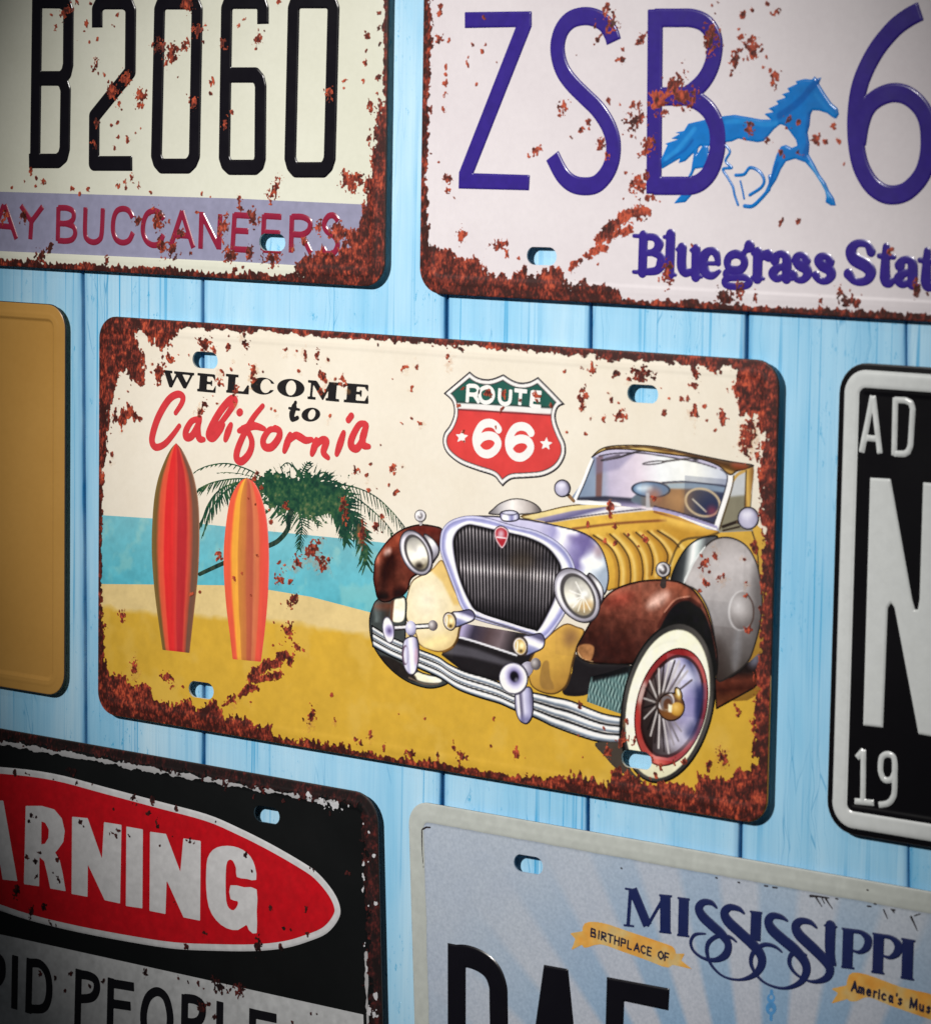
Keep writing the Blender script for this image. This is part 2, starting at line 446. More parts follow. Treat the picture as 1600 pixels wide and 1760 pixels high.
def rust(P, edges, polys, blobs, streaks=(), seed=1, step=.25, c=((52, 20, 16), (114, 42, 31), (186, 80, 52)), lift=.16, name='rust', halo=(212, 112, 64), stain=False):
    """flaked rust as a thin crust: edge bands, traced patches and flecks with ragged outlines"""
    bb = (max(P.x0-8, -60), P.z0, min(P.x1+8, 372), P.z1)
    xs, zs = lattice(bb, step); XX, ZZ = np.meshgrid(xs, zs)
    n1 = fbm(XX, ZZ, 1.5, seed, 3)-.5; n2 = fbm(XX, ZZ, 5.0, seed+7, 3)-.5
    nv = fbm(XX, ZZ*.3, 1.1, seed+3, 2)-.5; n3 = fbm(XX, ZZ, .75, seed+11, 2)-.5
    F = np.full(XX.shape, -9.)
    U = XX-P.k*(ZZ-P.z1)
    D = {'l': U-P.x0, 'r': P.x1-U, 'b': ZZ-P.z0, 't': P.z1-ZZ}
    corner = P.edist(XX.ravel(), ZZ.ravel()).reshape(XX.shape)
    for side, ctrl in edges.items():
        t = XX if side in 'tb' else ZZ
        c_ = sorted(ctrl); w = np.interp(t, [q[0] for q in c_], [q[1] for q in c_])
        f = w*(1+1.1*n2)-D[side]+(nv if side in 'b' else n1)*w*1.1+n3*.8
        F = np.maximum(F, np.where(w > 0.05, f, -9))
    for pts in polys:
        sh = poly(pts); m = (XX > sh.bb[0]-3) & (XX < sh.bb[2]+3) & (ZZ > sh.bb[1]-3) & (ZZ < sh.bb[3]+3)
        x, z = XX[m], ZZ[m]
        F[m] = np.maximum(F[m], sh.fn(x, z)+1.5*n1[m]+4.2*nv[m]+2.6*n3[m])
    for (x, z, rr, ex, ang) in blobs:
        R = rr*2.2*max(ex, 1)+1
        i0, i1 = np.searchsorted(xs, (x-R, x+R)); j0, j1 = np.searchsorted(zs, (z-R, z+R))
        if i1 <= i0 or j1 <= j0: continue
        dx = XX[j0:j1, i0:i1]-x; dz = ZZ[j0:j1, i0:i1]-z
        ca, sa = math.cos(ang), math.sin(ang)
        q = np.hypot((dx*ca+dz*sa)/ex, -dx*sa+dz*ca)
        k = min(rr, 2.4)
        f = rr*.76-q+k*(1.9*n1[j0:j1, i0:i1]+2.0*n3[j0:j1, i0:i1])
        F[j0:j1, i0:i1] = np.maximum(F[j0:j1, i0:i1], f)
    for pts, w in streaks:
        sh = stroke(pts, w); m = (XX > sh.bb[0]-2) & (XX < sh.bb[2]+2) & (ZZ > sh.bb[1]-2) & (ZZ < sh.bb[3]+2)
        F[m] = np.maximum(F[m], sh.fn(XX[m], ZZ[m])+2.6*n1[m]+2.0*n3[m]-.2)
    F = np.minimum(F, np.minimum(corner-.02, P.slotd(XX.ravel(), ZZ.ravel()).reshape(XX.shape)))
    F = np.minimum(F+.2, np.minimum(corner-.02, P.slotd(XX.ravel(), ZZ.ravel()).reshape(XX.shape)))
    F[np.abs(F) < 1e-6] = 1e-6
    X, Z, T, FV = march(F, xs, zs)
    t = fbm(X, Z, 1.9, seed+21, 4); t2 = fbm(X, Z, 8, seed+23, 3); t3 = fbm(X, Z*.45, .55, seed+29, 2); t4 = fbm(X, Z, .5, seed+37, 1)
    d = P.edist(X, Z)
    dark = np.clip(1-d/14, 0, 1)*.28
    v = np.clip((t-.5)*1.5+.46+(t2-.5)*.8-dark+.38*np.clip(1-FV/.9, 0, 1)*np.clip(d/9, .25, 1)+(t3-.5)*1.25-.5*np.clip(t4-.72, 0, 1)*3+.4*np.clip(.2-t4, 0, 1)*4, 0, 1)
    C = ramp(v, [(0, c[0]), (.5, c[1]), (1, c[2])])
    ha = np.clip(1-FV/.55, 0, 1)[:, None]*.34*np.clip(d/6, .1, 1)[:, None]; C = C*(1-ha)+np.asarray(halo, float)[None]*ha
    me = mesh_np(name, P.local(X, Z, P.H(X, Z)+lift), T, lin(C), alpha=np.clip(FV/.27, 0, 1)**.8 if not stain else np.clip(FV/2.2, 0, 1)*(.02+.36*t2))
    return new_obj(name, me, P.root, M_RUST, kind='stuff')
def stains(P, blobs, seed, lift):
    """faint yellow-orange bleeding around some of the flecks"""
    q = random.Random(seed)
    bl = [(x+q.uniform(-1, 1), z+q.uniform(-2, .5), r_*1.5+.5, e_, a_) for x, z, r_, e_, a_ in blobs if q.random() < .35]
    rust(P, {}, [], bl, seed=seed, lift=lift, step=.4, name='rust_stain', c=((206, 138, 78), (220, 158, 92), (230, 178, 112)), halo=(226, 170, 104), stain=True)
def flecks(crop, *items):
    """(x, y, r[, stretch, degrees]) in crop pixels -> blobs in mm"""
    out = []
    for it in items:
        x, z = crop(it[:2])[0]
        ex = it[3] if len(it) > 3 else random.uniform(.8, 1.5)
        an = math.radians(it[4]) if len(it) > 4 else random.uniform(0.6, 2.4)
        out.append((x, z, it[2]/crop.k/4.2, ex, an))
    return out
M_EDGE = mat('bare_sheet_edge', lambda nt, bs: (bs.inputs['Base Color'].__setattr__('default_value', (.05, .035, .03, 1)), bs.inputs['Roughness'].__setattr__('default_value', .5)))
M_PAD = mat('foam_pad', lambda nt, bs: bs.inputs['Base Color'].__setattr__('default_value', (.02, .02, .02, 1)))

# ------------------------------------------------------------------ the boarded wall
def plank_mat():
    def f(nt, bs):
        oc = obj_coord(nt)
        info = node(nt, 'ShaderNodeObjectInfo')
        off = node(nt, 'ShaderNodeVectorMath', operation='SCALE'); off.inputs[0].default_value = (3.1, 5.7, 9.3)
        nt.links.new(info.outputs['Random'], off.inputs['Scale'])
        add = node(nt, 'ShaderNodeVectorMath', operation='ADD')
        nt.links.new(oc, add.inputs[0]); nt.links.new(off.outputs[0], add.inputs[1])
        def stretch(sx, sz):
            m = node(nt, 'ShaderNodeMapping'); m.inputs['Scale'].default_value = (sx, 1, sz)
            nt.links.new(add.outputs[0], m.inputs['Vector']); return m.outputs[0]
        base = noise_node(nt, 1, 4, .6, stretch(38, 7))
        c0 = cramp(nt, base.outputs[0], (.28, lin((126, 194, 231))), (.50, lin((160, 210, 239))), (.74, lin((191, 224, 242))))
        # fine vertical grain
        g = noise_node(nt, 1, 6, .7, stretch(900, 14), .4)
        gr = cramp(nt, g.outputs[0], (.40, (.80, .88, .93)), (.55, (1, 1, 1)), (.8, (1.05, 1.03, 1.02)))
        col = mix(nt, .45, c0.outputs[0], gr.outputs[0], 'MULTIPLY')
        # long cyan streaks where the paint sank into the grain
        s1 = noise_node(nt, 1, 2, .5, stretch(620, 5.0), .5)
        k1 = cramp(nt, s1.outputs[0], (.60, (0, 0, 0)), (.66, (.8, .8, .8)), (.76, (1, 1, 1)))
        pt = noise_node(nt, 1, 3, .6, stretch(26, 9))
        k2 = cramp(nt, pt.outputs[0], (.40, (0, 0, 0)), (.60, (1, 1, 1)))
        m1 = mix(nt, 1.0, k1.outputs[0], k2.outputs[0], 'MULTIPLY')
        col = mix(nt, m1, col, lin((48, 160, 212)))
        # speckled worn patches
        s2 = noise_node(nt, 1, 5, .75, stretch(620, 210), .3)
        k3 = cramp(nt, s2.outputs[0], (.60, (0, 0, 0)), (.66, (1, 1, 1)))
        pt2 = noise_node(nt, 1, 3, .5, stretch(40, 20))
        k4 = cramp(nt, pt2.outputs[0], (.47, (0, 0, 0)), (.60, (.95, .95, .95)))
        m2 = mix(nt, 1.0, k3.outputs[0], k4.outputs[0], 'MULTIPLY')
        col = mix(nt, m2, col, lin((36, 160, 210)))
        # hairline cracks
        w = node(nt, 'ShaderNodeTexVoronoi', feature='DISTANCE_TO_EDGE')
        wm = node(nt, 'ShaderNodeMapping'); wm.inputs['Scale'].default_value = (62, 0.02, 3.0)
        dn = noise_node(nt, 30, 3, .5, oc)
        dm = mix(nt, .012, add.outputs[0], dn.outputs['Color'])
        nt.links.new(dm, wm.inputs['Vector']); nt.links.new(wm.outputs[0], w.inputs['Vector'])
        k5 = cramp(nt, w.outputs['Distance'], (.0, (1, 1, 1)), (.018, (0, 0, 0)))
        kk = mix(nt, 1.0, k5.outputs[0], cramp(nt, noise_node(nt, 1, 2, .5, stretch(60, 12)).outputs[0], (.56, (0, 0, 0)), (.64, (.8, .8, .8))).outputs[0], 'MULTIPLY')
        col = mix(nt, kk, col, lin((50, 150, 200)))
        # deeper blue along the board's two edges
        at = node(nt, 'ShaderNodeAttribute', attribute_name='edge')
        en = noise_node(nt, 1, 3, .6, stretch(500, 40))
        eb = node(nt, 'ShaderNodeMath', operation='MULTIPLY'); nt.links.new(at.outputs['Fac'], eb.inputs[0])
        er = cramp(nt, en.outputs[0], (.3, (.25, .25, .25)), (.7, (1, 1, 1))); nt.links.new(er.outputs[0], eb.inputs[1])
        col = mix(nt, eb.outputs[0], col, lin((30, 132, 190)))
        nt.links.new(col, bs.inputs['Base Color'])
        bs.inputs['Roughness'].default_value = .55
        bump(nt, bs, g.outputs[0], .35, .0003)
    return mat('painted_board', f)
M_PLANK = plank_mat()
M_BACK = mat('dark_blue_backing', lambda nt, bs: (bs.inputs['Base Color'].__setattr__('default_value', tuple(lin((14, 84, 132)))+(1,)), bs.inputs['Roughness'].__setattr__('default_value', .8)))

# seam positions read above and below the middle plate, on the wall plane
SEAMS = [((142, 500), (147, 1260), 1.3), ((348, 490), (350, 1300), 1.4), ((767, 508), (760, 1330), 1.7),
         ((1015, 525), (1010, 1385), 1.0), ((1283, 540), (1272, 1450), 1.2), ((1557, 600), (1561, 1500), .5)]
ZB, ZT = -420.0, 540.0
lines = []
for a, b_, g in SEAMS:
    p, q = mm([a], -WALL_GAP)[0], mm([b_], -WALL_GAP)[0]
    k = (q[0]-p[0])/(q[1]-p[1]); lines.append((p[0]+k*(ZB-p[1]), p[0]+k*(ZT-p[1]), g))
L0 = lines[0]; LN = lines[-1]
for i, d in enumerate((66, 128, 196, 262, 330, 398)): lines.insert(0, (L0[0]-d, L0[1]-d, 1.2))
for i, d in enumerate((64, 131, 196, 262)): lines.append((LN[0]+d, LN[1]+d, 1.2))
me = bpy.data.meshes.new('wall')
x0, x1 = lines[0][0]/1000, lines[-1][0]/1000
yb = (WALL_GAP+1.6)/1000
bv = [(x, y, z) for y in (yb, yb+.012) for x, z in ((x0, ZB/1000), (x1, ZB/1000), (x1, ZT/1000), (x0, ZT/1000))]
me.from_pydata(bv, [], [(0, 1, 2, 3), (7, 6, 5, 4), (0, 4, 5, 1), (1, 5, 6, 2), (2, 6, 7, 3), (3, 7, 4, 0)])
wall = new_obj('wall', me, None, M_BACK, kind='structure', label='wall of upright pale blue painted boards behind the plates')
for i, (l, r_) in enumerate(zip(lines, lines[1:])):
    # cross section: flat face with eased edges, left and right edges follow the seams
    gl, gr = l[2]/2, r_[2]/2
    secs = []
    for z, xl, xr in [(ZB+(ZT-ZB)*t, l[0]+(l[1]-l[0])*t, r_[0]+(r_[1]-r_[0])*t) for t in np.linspace(0, 1, 25)]:
        wob = lambda s_: .16*(vnoise(np.array([z/23.]), np.array([s_+i*7.7]), 3)[0]-.5)*2
        xl += gl+wob(0); xr -= gr+wob(40)
        secs.append([(xl, 4.5, 1), (xl, .5, 1), (xl+.25, .12, .9), (xl+.7, 0, .55), (xl+2.4, 0, .0), ((xl+xr)/2, 0, 0),
                     (xr-2.4, 0, .0), (xr-.7, 0, .55), (xr-.25, .12, .9), (xr, .5, 1), (xr, 4.5, 1)])
    cx = (l[0]+r_[0])/2
    vs, ed, fs = [], [], []
    for s_, z in zip(secs, np.linspace(ZB, ZT, 25)):
        for x, d, e in s_:
            vs.append(((x-cx)/1000, (WALL_GAP+d)/1000, (z-ZB)/1000)); ed.append(e)
    n = 11
    for j in range(24):
        for q in range(n-1):
            a = j*n+q; fs.append((a, a+1, a+n+1, a+n))
    me = bpy.data.meshes.new('plank'); me.from_pydata(vs, [], fs)
    at = me.attributes.new('edge', 'FLOAT', 'POINT'); at.data.foreach_set('value', ed)
    me.polygons.foreach_set('use_smooth', [True]*len(fs))
    o = new_obj('plank', me, wall, M_PLANK); o.location = (cx/1000, 0, ZB/1000)

# ------------------------------------------------------------------ cream plate with B2060
def letters(P, items, color, w, emb, crop, name='letter', material=None, bev=.9, butt=True, lift=.05, noise=.05, ops=(), taper=False):
    """items: list of letters, each a list of strokes (polyline[, 's' smooth][, width])"""
    for li_, L in enumerate(items):
        shp = []
        for st in L:
            pts, sm, ww = st, False, w
            if isinstance(st, tuple): pts, sm = st[0], st[1]; ww = st[2] if len(st) > 2 else w
            closed = sm in ('c', 'C')
            q = crop(*pts)
            if sm in ('s', 'c'): q = spl(q, closed, 7)
            if not np.isscalar(ww) and len(ww) == len(pts) and len(q) != len(pts):
                ww = np.interp(np.linspace(0, len(pts)-1, len(q)), range(len(pts)), ww)
            if taper and np.isscalar(ww): ww = ww*(.74+.40*np.sin(math.pi*np.linspace(0, 1, len(q))))
            shp.append(stroke(q, ww, closed, butt and not closed))
        sh = un(*shp) if len(shp) > 1 else shp[0]
        P.part(name, sh, color, ops, material or M_GLOSS, emb=emb, bev=bev, lift=lift+.004*li_, noise=noise)

M_CREAM = sheet_mat('cream_enamel', (219, 220, 206), (210, 211, 195), .28)
p1 = Plate('license_plate', -163.0, 166.4, 137.2, 316.4, 'cream rusty plate with large black characters B2060 above a grey blue band of red letters',
           'license plate', rad=9, rim=5.5, inner=-.2, slots=[(467.4, 416)], smat=M_CREAM)
band = poly(np.concatenate([PX((-400, 320), (0, 329), (400, 340.5), (648, 352), (652, 470), (640, 463), (400, 449), (0, 431), (-400, 412))]))
p1.part('colour_band', band, (142, 142, 168), noise=.05, step=.6, lift=.03)
digit = lambda s: [s]
BLK = (17, 15, 22)
letters(p1, [[[(207, -8), (195, 900)], ([(209, 2), (340, 4), (372, 25), (382, 60), (380, 360), (370, 405), (345, 437), (205, 437)], 'n'),
              ([(330, 437), (352, 455), (366, 500), (361, 830), (350, 875), (322, 900), (160, 900)], 'n')]], BLK, 5.5, .3, A1, 'letter', bev=.6)
letters(p1, [[[(543, 152), (543, 50), (556, 22), (580, 8), (690, 8), (718, 22), (731, 55), (728, 400), (527, 650), (525, 914), (740, 914)]],
             [([(893, 50), (903, 22), (925, 8), (1068, 8), (1092, 22), (1103, 50), (1088, 870), (1074, 905), (1050, 929), (905, 929), (885, 905), (875, 870)], 'C')]],
        BLK, 5.5, .3, A1, 'digit', bev=.6)
letters(p1, [[[(233, 132), (233, 45), (224, 18), (205, 4), (62, 4), (40, 18), (30, 45), (17, 880), (28, 915), (50, 936), (188, 936), (208, 918), (217, 885), (220, 480), (212, 445), (190, 418), (30, 418)]],
             [([(405, 45), (415, 15), (437, 0), (598, 0), (618, 15), (628, 45), (607, 885), (594, 925), (570, 950), (418, 950), (397, 925), (386, 885)], 'C')]],
        BLK, 5.5, .3, A2, 'digit', bev=.6)
WINE = (138, 34, 60)
letters(p1, [[[(25, 1145), (90, 1338)], [(20, 1145), (-50, 1330)], [(-25, 1262), (66, 1270)]],
             [[(115, 1150), (175, 1240), (238, 1155)], [(175, 1235), (168, 1340)]],
             [[(326, 1158), (322, 1350)], ([(324, 1163), (375, 1165), (408, 1185), (408, 1228), (375, 1250), (324, 1250)], 's'), ([(360, 1250), (408, 1268), (420, 1305), (405, 1338), (370, 1349), (322, 1346)], 's')],
             [([(478, 1160), (475, 1300), (488, 1340), (520, 1356), (552, 1345), (568, 1308), (575, 1165)], 's')],
             [([(742, 1220), (722, 1182), (690, 1168), (655, 1180), (636, 1222), (632, 1290), (650, 1340), (685, 1358), (722, 1345), (744, 1300)], 's')],
             [([(916, 1230), (892, 1192), (860, 1180), (825, 1195), (804, 1240), (800, 1300), (820, 1350), (855, 1372), (892, 1362), (914, 1312)], 's')],
             [[(1020, 1180), (955, 1378)], [(1018, 1180), (1082, 1388)], [(975, 1315), (1058, 1320)]],
             [[(1128, 1185), (1122, 1393)], [(1128, 1195), (1225, 1390)], [(1225, 1397), (1233, 1198)]]], WINE, 2.25, .22, A1, bev=.6)
letters(p1, [[[(75, 1195), (62, 1400)], [(72, 1203), (172, 1209)], [(68, 1290), (152, 1295)], [(62, 1394), (168, 1400)]],
             [[(240, 1200), (232, 1402)], [(238, 1208), (337, 1214)], [(235, 1301), (330, 1306)], [(232, 1398), (335, 1404)]],
             [[(396, 1205), (390, 1415)], ([(394, 1213), (455, 1215), (495, 1240), (492, 1285), (455, 1312), (392, 1310)], 's'), [(450, 1312), (502, 1418)]],
             [([(655, 1238), (630, 1207), (597, 1213), (576, 1255), (592, 1295), (635, 1325), (652, 1370), (630, 1415), (592, 1420), (568, 1385)], 's')]], WINE, 2.25, .22, A2, bev=.6)
FL_p1 = (flecks(A2, (715, 1020, 50, 1.5, -40), (770, 1000, 40), (820, 1030, 40), (300, 1060, 28, 2.2, 65), (330, 1000, 20), (270, 1100, 18), (212, 210, 22, 1.5, 60), (195, 265, 8), (130, 105, 10), (98, 140, 12),
            (815, 195, 16, 1.6, 90), (812, 280, 7), (805, 350, 12), (835, 590, 20, 1.7, 90), (690, 445, 12), (685, 490, 5), (795, 450, 8), (828, 770, 12), (610, 520, 28), (832, 725, 9), (105, 1120, 14, 1.6, 90), (112, 1165, 18),
            (180, 1220, 30), (60, 1430, 26), (160, 1420, 24), (280, 1440, 42, 1.5, 5), (15, 250, 20), (20, 690, 22), (62, 630, 10), (655, 1300, 60), (540, 1270, 28), (465, 1350, 28), (400, 1390, 16), (885, 70, 12), (885, 150, 10), (890, 240, 9), (325, 8, 12), (75, 1500, 14), (125, 1497, 9), (875, 430, 14), (870, 520, 14))
     + flecks(A1, (960, 300, 40, 1.5, 45), (1035, 245, 30, 1.4, 40), (930, 340, 22), (895, 260, 34, 1.4, 0), (1060, 25, 40), (1150, 135, 14), (1105, 170, 36), (1140, 235, 8), (480, 130, 14), (470, 172, 9), (535, 365, 20, 1.6, 70), (585, 420, 7), (550, 408, 6), (630, 500, 45), (700, 430, 36), (790, 545, 34, 1.5, 85), (797, 600, 12),
              (715, 778, 16), (662, 768, 9), (642, 825, 12), (665, 575, 12), (680, 612, 5), (657, 680, 11), (622, 698, 7), (630, 135, 12), (655, 80, 10), (285, 80, 9), (310, 145, 14), (1185, 458, 20), (1180, 520, 10), (1085, 565, 25), (168, 960, 16), (205, 995, 12), (242, 1015, 14), (135, 1015, 7), (200, 1040, 8), (405, 1050, 16), (490, 1050, 16),
              (445, 1080, 10), (735, 985, 16), (700, 1015, 12), (660, 1035, 14), (775, 1035, 10), (705, 1050, 8), (65, 1050, 9), (845, 1075, 8), (770, 1240, 26), (880, 1225, 34), (885, 1260, 20), (910, 1380, 30, 1.6, 90), (965, 1390, 28, 1.6, 90), (1010, 1300, 24), (1250, 1270, 34, 1.6, 80), (1070, 1420, 12), (1015, 1415, 7), (1280, 1430, 30), (225, 1440, 34), (278, 1390, 18, 1.8, 70),
              (130, 1220, 24), (30, 1210, 24), (540, 685, 20), (530, 800, 18), (430, 10, 12), (510, 15, 9), (370, 70, 30), (1100, 1190, 10), (950, 1240, 9), (430, 225, 6), (545, 217, 6), (500, 232, 5), (785, 722, 5), (762, 742, 6), (1045, 525, 6), (995, 430, 5), (1130, 1085, 7), (1180, 1100, 6), (598, 1455, 14, 1.8, 80)))
rust(p1, {'b': [(-60, 2.3), (60, 2.5), (100, 2.6), (137, 7)], 'r': [(166, 10), (190, 5), (222, 1.9), (230, .7), (240, 1.5), (300, 1.4)]},
     [A2((430, 1560), (425, 1500), (455, 1440), (520, 1420), (560, 1400), (640, 1440), (700, 1370), (690, 1290), (750, 1270), (790, 1180), (810, 1080), (830, 960),
         (842, 820), (872, 700), (880, 600), (905, 500), (930, 500), (925, 1500), (870, 1570), (600, 1600))],
     FL_p1,
     seed=3)

# ------------------------------------------------------------------ white plate with ZSB 6
M_WHITE = sheet_mat('white_enamel', (222, 216, 220), (212, 205, 210), .26)
p2 = Plate('license_plate', 152.9, 165.2, 453.0, 315.2, 'white rusty plate with purple characters ZSB 6 and a blue running horse',
           'license plate', rad=9, rim=5.5, inner=-.2, slots=[(930.2, 439.7)], smat=M_WHITE, edge=-.32)
HB = (18, 116, 196)
horse = un(
    # head, neck, back and chest
    poly(A4((1020, 405), (1006, 440), (1042, 498), (1075, 545), (1105, 570), (1112, 603), (1096, 627), (1076, 618), (1050, 597), (1005, 583), (972, 582), (962, 605), (957, 660), (946, 700), (956, 760), (952, 815),
            (985, 872), (1012, 925), (1042, 965), (1060, 1008), (1085, 1045), (1096, 1086), (1068, 1086), (1040, 1068), (1044, 1040), (1038, 1010), (1016, 968), (980, 912), (935, 858), (880, 838), (832, 852), (806, 892), (782, 948), (742, 1008), (716, 1034), (742, 985), (752, 930), (762, 880), (782, 815),
            (805, 772), (832, 764), (862, 780), (892, 768), (884, 738), (858, 702), (830, 666), (802, 655), (770, 680), (740, 716), (712, 746), (680, 751), (620, 741), (580, 731), (545, 747), (505, 752), (440, 770), (380, 770), (300, 850), (262, 862), (272, 835), (176, 892), (168, 845), (205, 765), (190, 758), (262, 735), (222, 732), (272, 705), (238, 700), (292, 690), (315, 652), (400, 632), (500, 612), (560, 605),
            (640, 618), (700, 630), (752, 630), (715, 600), (765, 590), (738, 572), (792, 548), (778, 532), (832, 512), (808, 497), (852, 482), (836, 466), (892, 440), (880, 428), (930, 415), (970, 418), (984, 400), (995, 415))),
    poly(A4((345, 800), (372, 752), (362, 815), (395, 760), (420, 770), (430, 860), (400, 885), (350, 892), (330, 938), (300, 960), (330, 900))),
    poly(A4((238, 1075), (262, 1045), (290, 1015), (340, 1000), (335, 1028), (300, 1068))),
    stroke(spl(A4((505, 760), (535, 800), (512, 850), (545, 885), (498, 892), (522, 935), (550, 985), (560, 1030), (578, 1082))), [.9]*65),
    stroke(spl(A4((565, 925), (610, 920), (642, 885), (690, 905), (716, 950), (700, 990), (640, 1030)), n=8), 1.1),
    stroke(A4((590, 955), (603, 1010), (610, 1050)), .7),
    stroke(spl(A4((612, 1088), (655, 1088), (700, 1048), (742, 1000)), n=8), 1.3),
    stroke(spl(A4((745, 930), (748, 965), (730, 1010)), n=6), 1.2))
HOPS = [(stroke(spl(A4(*q)), w_), c_, .5, a_) for q, w_, c_, a_ in (  # darker modelling and pale glint lines painted into the horse's blue
    ([(1000, 430), (960, 470), (920, 520), (860, 570), (800, 610)], 2.2, (6, 78, 158), .6), ([(960, 600), (950, 680), (952, 760), (930, 820)], 1.8, (6, 84, 164), .6),
    ([(520, 640), (620, 640), (720, 655), (780, 650)], 1.6, (46, 146, 216), .6), ([(200, 840), (260, 790), (310, 730), (350, 680)], 1.6, (52, 152, 222), .6), ([(180, 870), (240, 830), (300, 790), (340, 740)], .7, (4, 78, 160), .7),
    ([(990, 500), (1040, 560), (1080, 600)], 1.2, (36, 132, 206), .6), ([(790, 860), (770, 910), (750, 970)], .9, (6, 84, 166), .7), ([(960, 860), (1010, 950), (1060, 1040)], .5, (150, 206, 240), .7))]
p2.part('horse_emblem', horse, HB, HOPS, material=M_GLOSS, emb=.28, bev=.6, lift=.04, noise=.06)
PUR = (52, 36, 130)
p2.part('letter', poly(A3((255, 65), (630, 60), (630, 145), (305, 968), (620, 978), (615, 1065), (220, 1055), (222, 965), (540, 150), (255, 155))), PUR, material=M_GLOSS, emb=.3, bev=.6, lift=.06, noise=.06)
letters(p2, [[([(1090, 232), (1075, 185), (1040, 130), (985, 97), (920, 88), (850, 108), (800, 162), (776, 240), (780, 320), (808, 400), (860, 470), (930, 540), (1000, 610), (1058, 700), (1086, 790), (1082, 890), (1050, 970), (995, 1028), (930, 1042), (860, 1028), (800, 975), (745, 870)], 's')]],
        PUR, 6.0, .3, A3, bev=.6, lift=.06)
letters(p2, [[[(141, 46), (133, 1024)], ([(135, 92), (250, 92), (335, 94), (402, 120), (446, 180), (456, 250), (440, 340), (400, 420), (340, 480), (290, 507), (220, 508), (137, 508)], 's'),
              ([(230, 508), (310, 510), (385, 545), (440, 605), (470, 690), (468, 790), (442, 885), (400, 945), (340, 978), (250, 981), (133, 981)], 's')]],
        PUR, 6.0, .3, A4, bev=.6, lift=.08)
letters(p2, [[([(1545, 56), (1480, 90), (1400, 152), (1305, 270), (1232, 420), (1203, 560), (1200, 720), (1222, 860), (1270, 958), (1330, 1013), (1395, 1030), (1470, 1010), (1540, 940), (1576, 855), (1588, 750), (1578, 640), (1540, 560), (1470, 502), (1390, 489), (1310, 520), (1258, 575), (1228, 660), (1212, 760)], 's')]],
        PUR, 6.0, .3, A4, name='digit', bev=.6, lift=.06)
T_, N_, K_ = 3.6, 1.4, 2.8
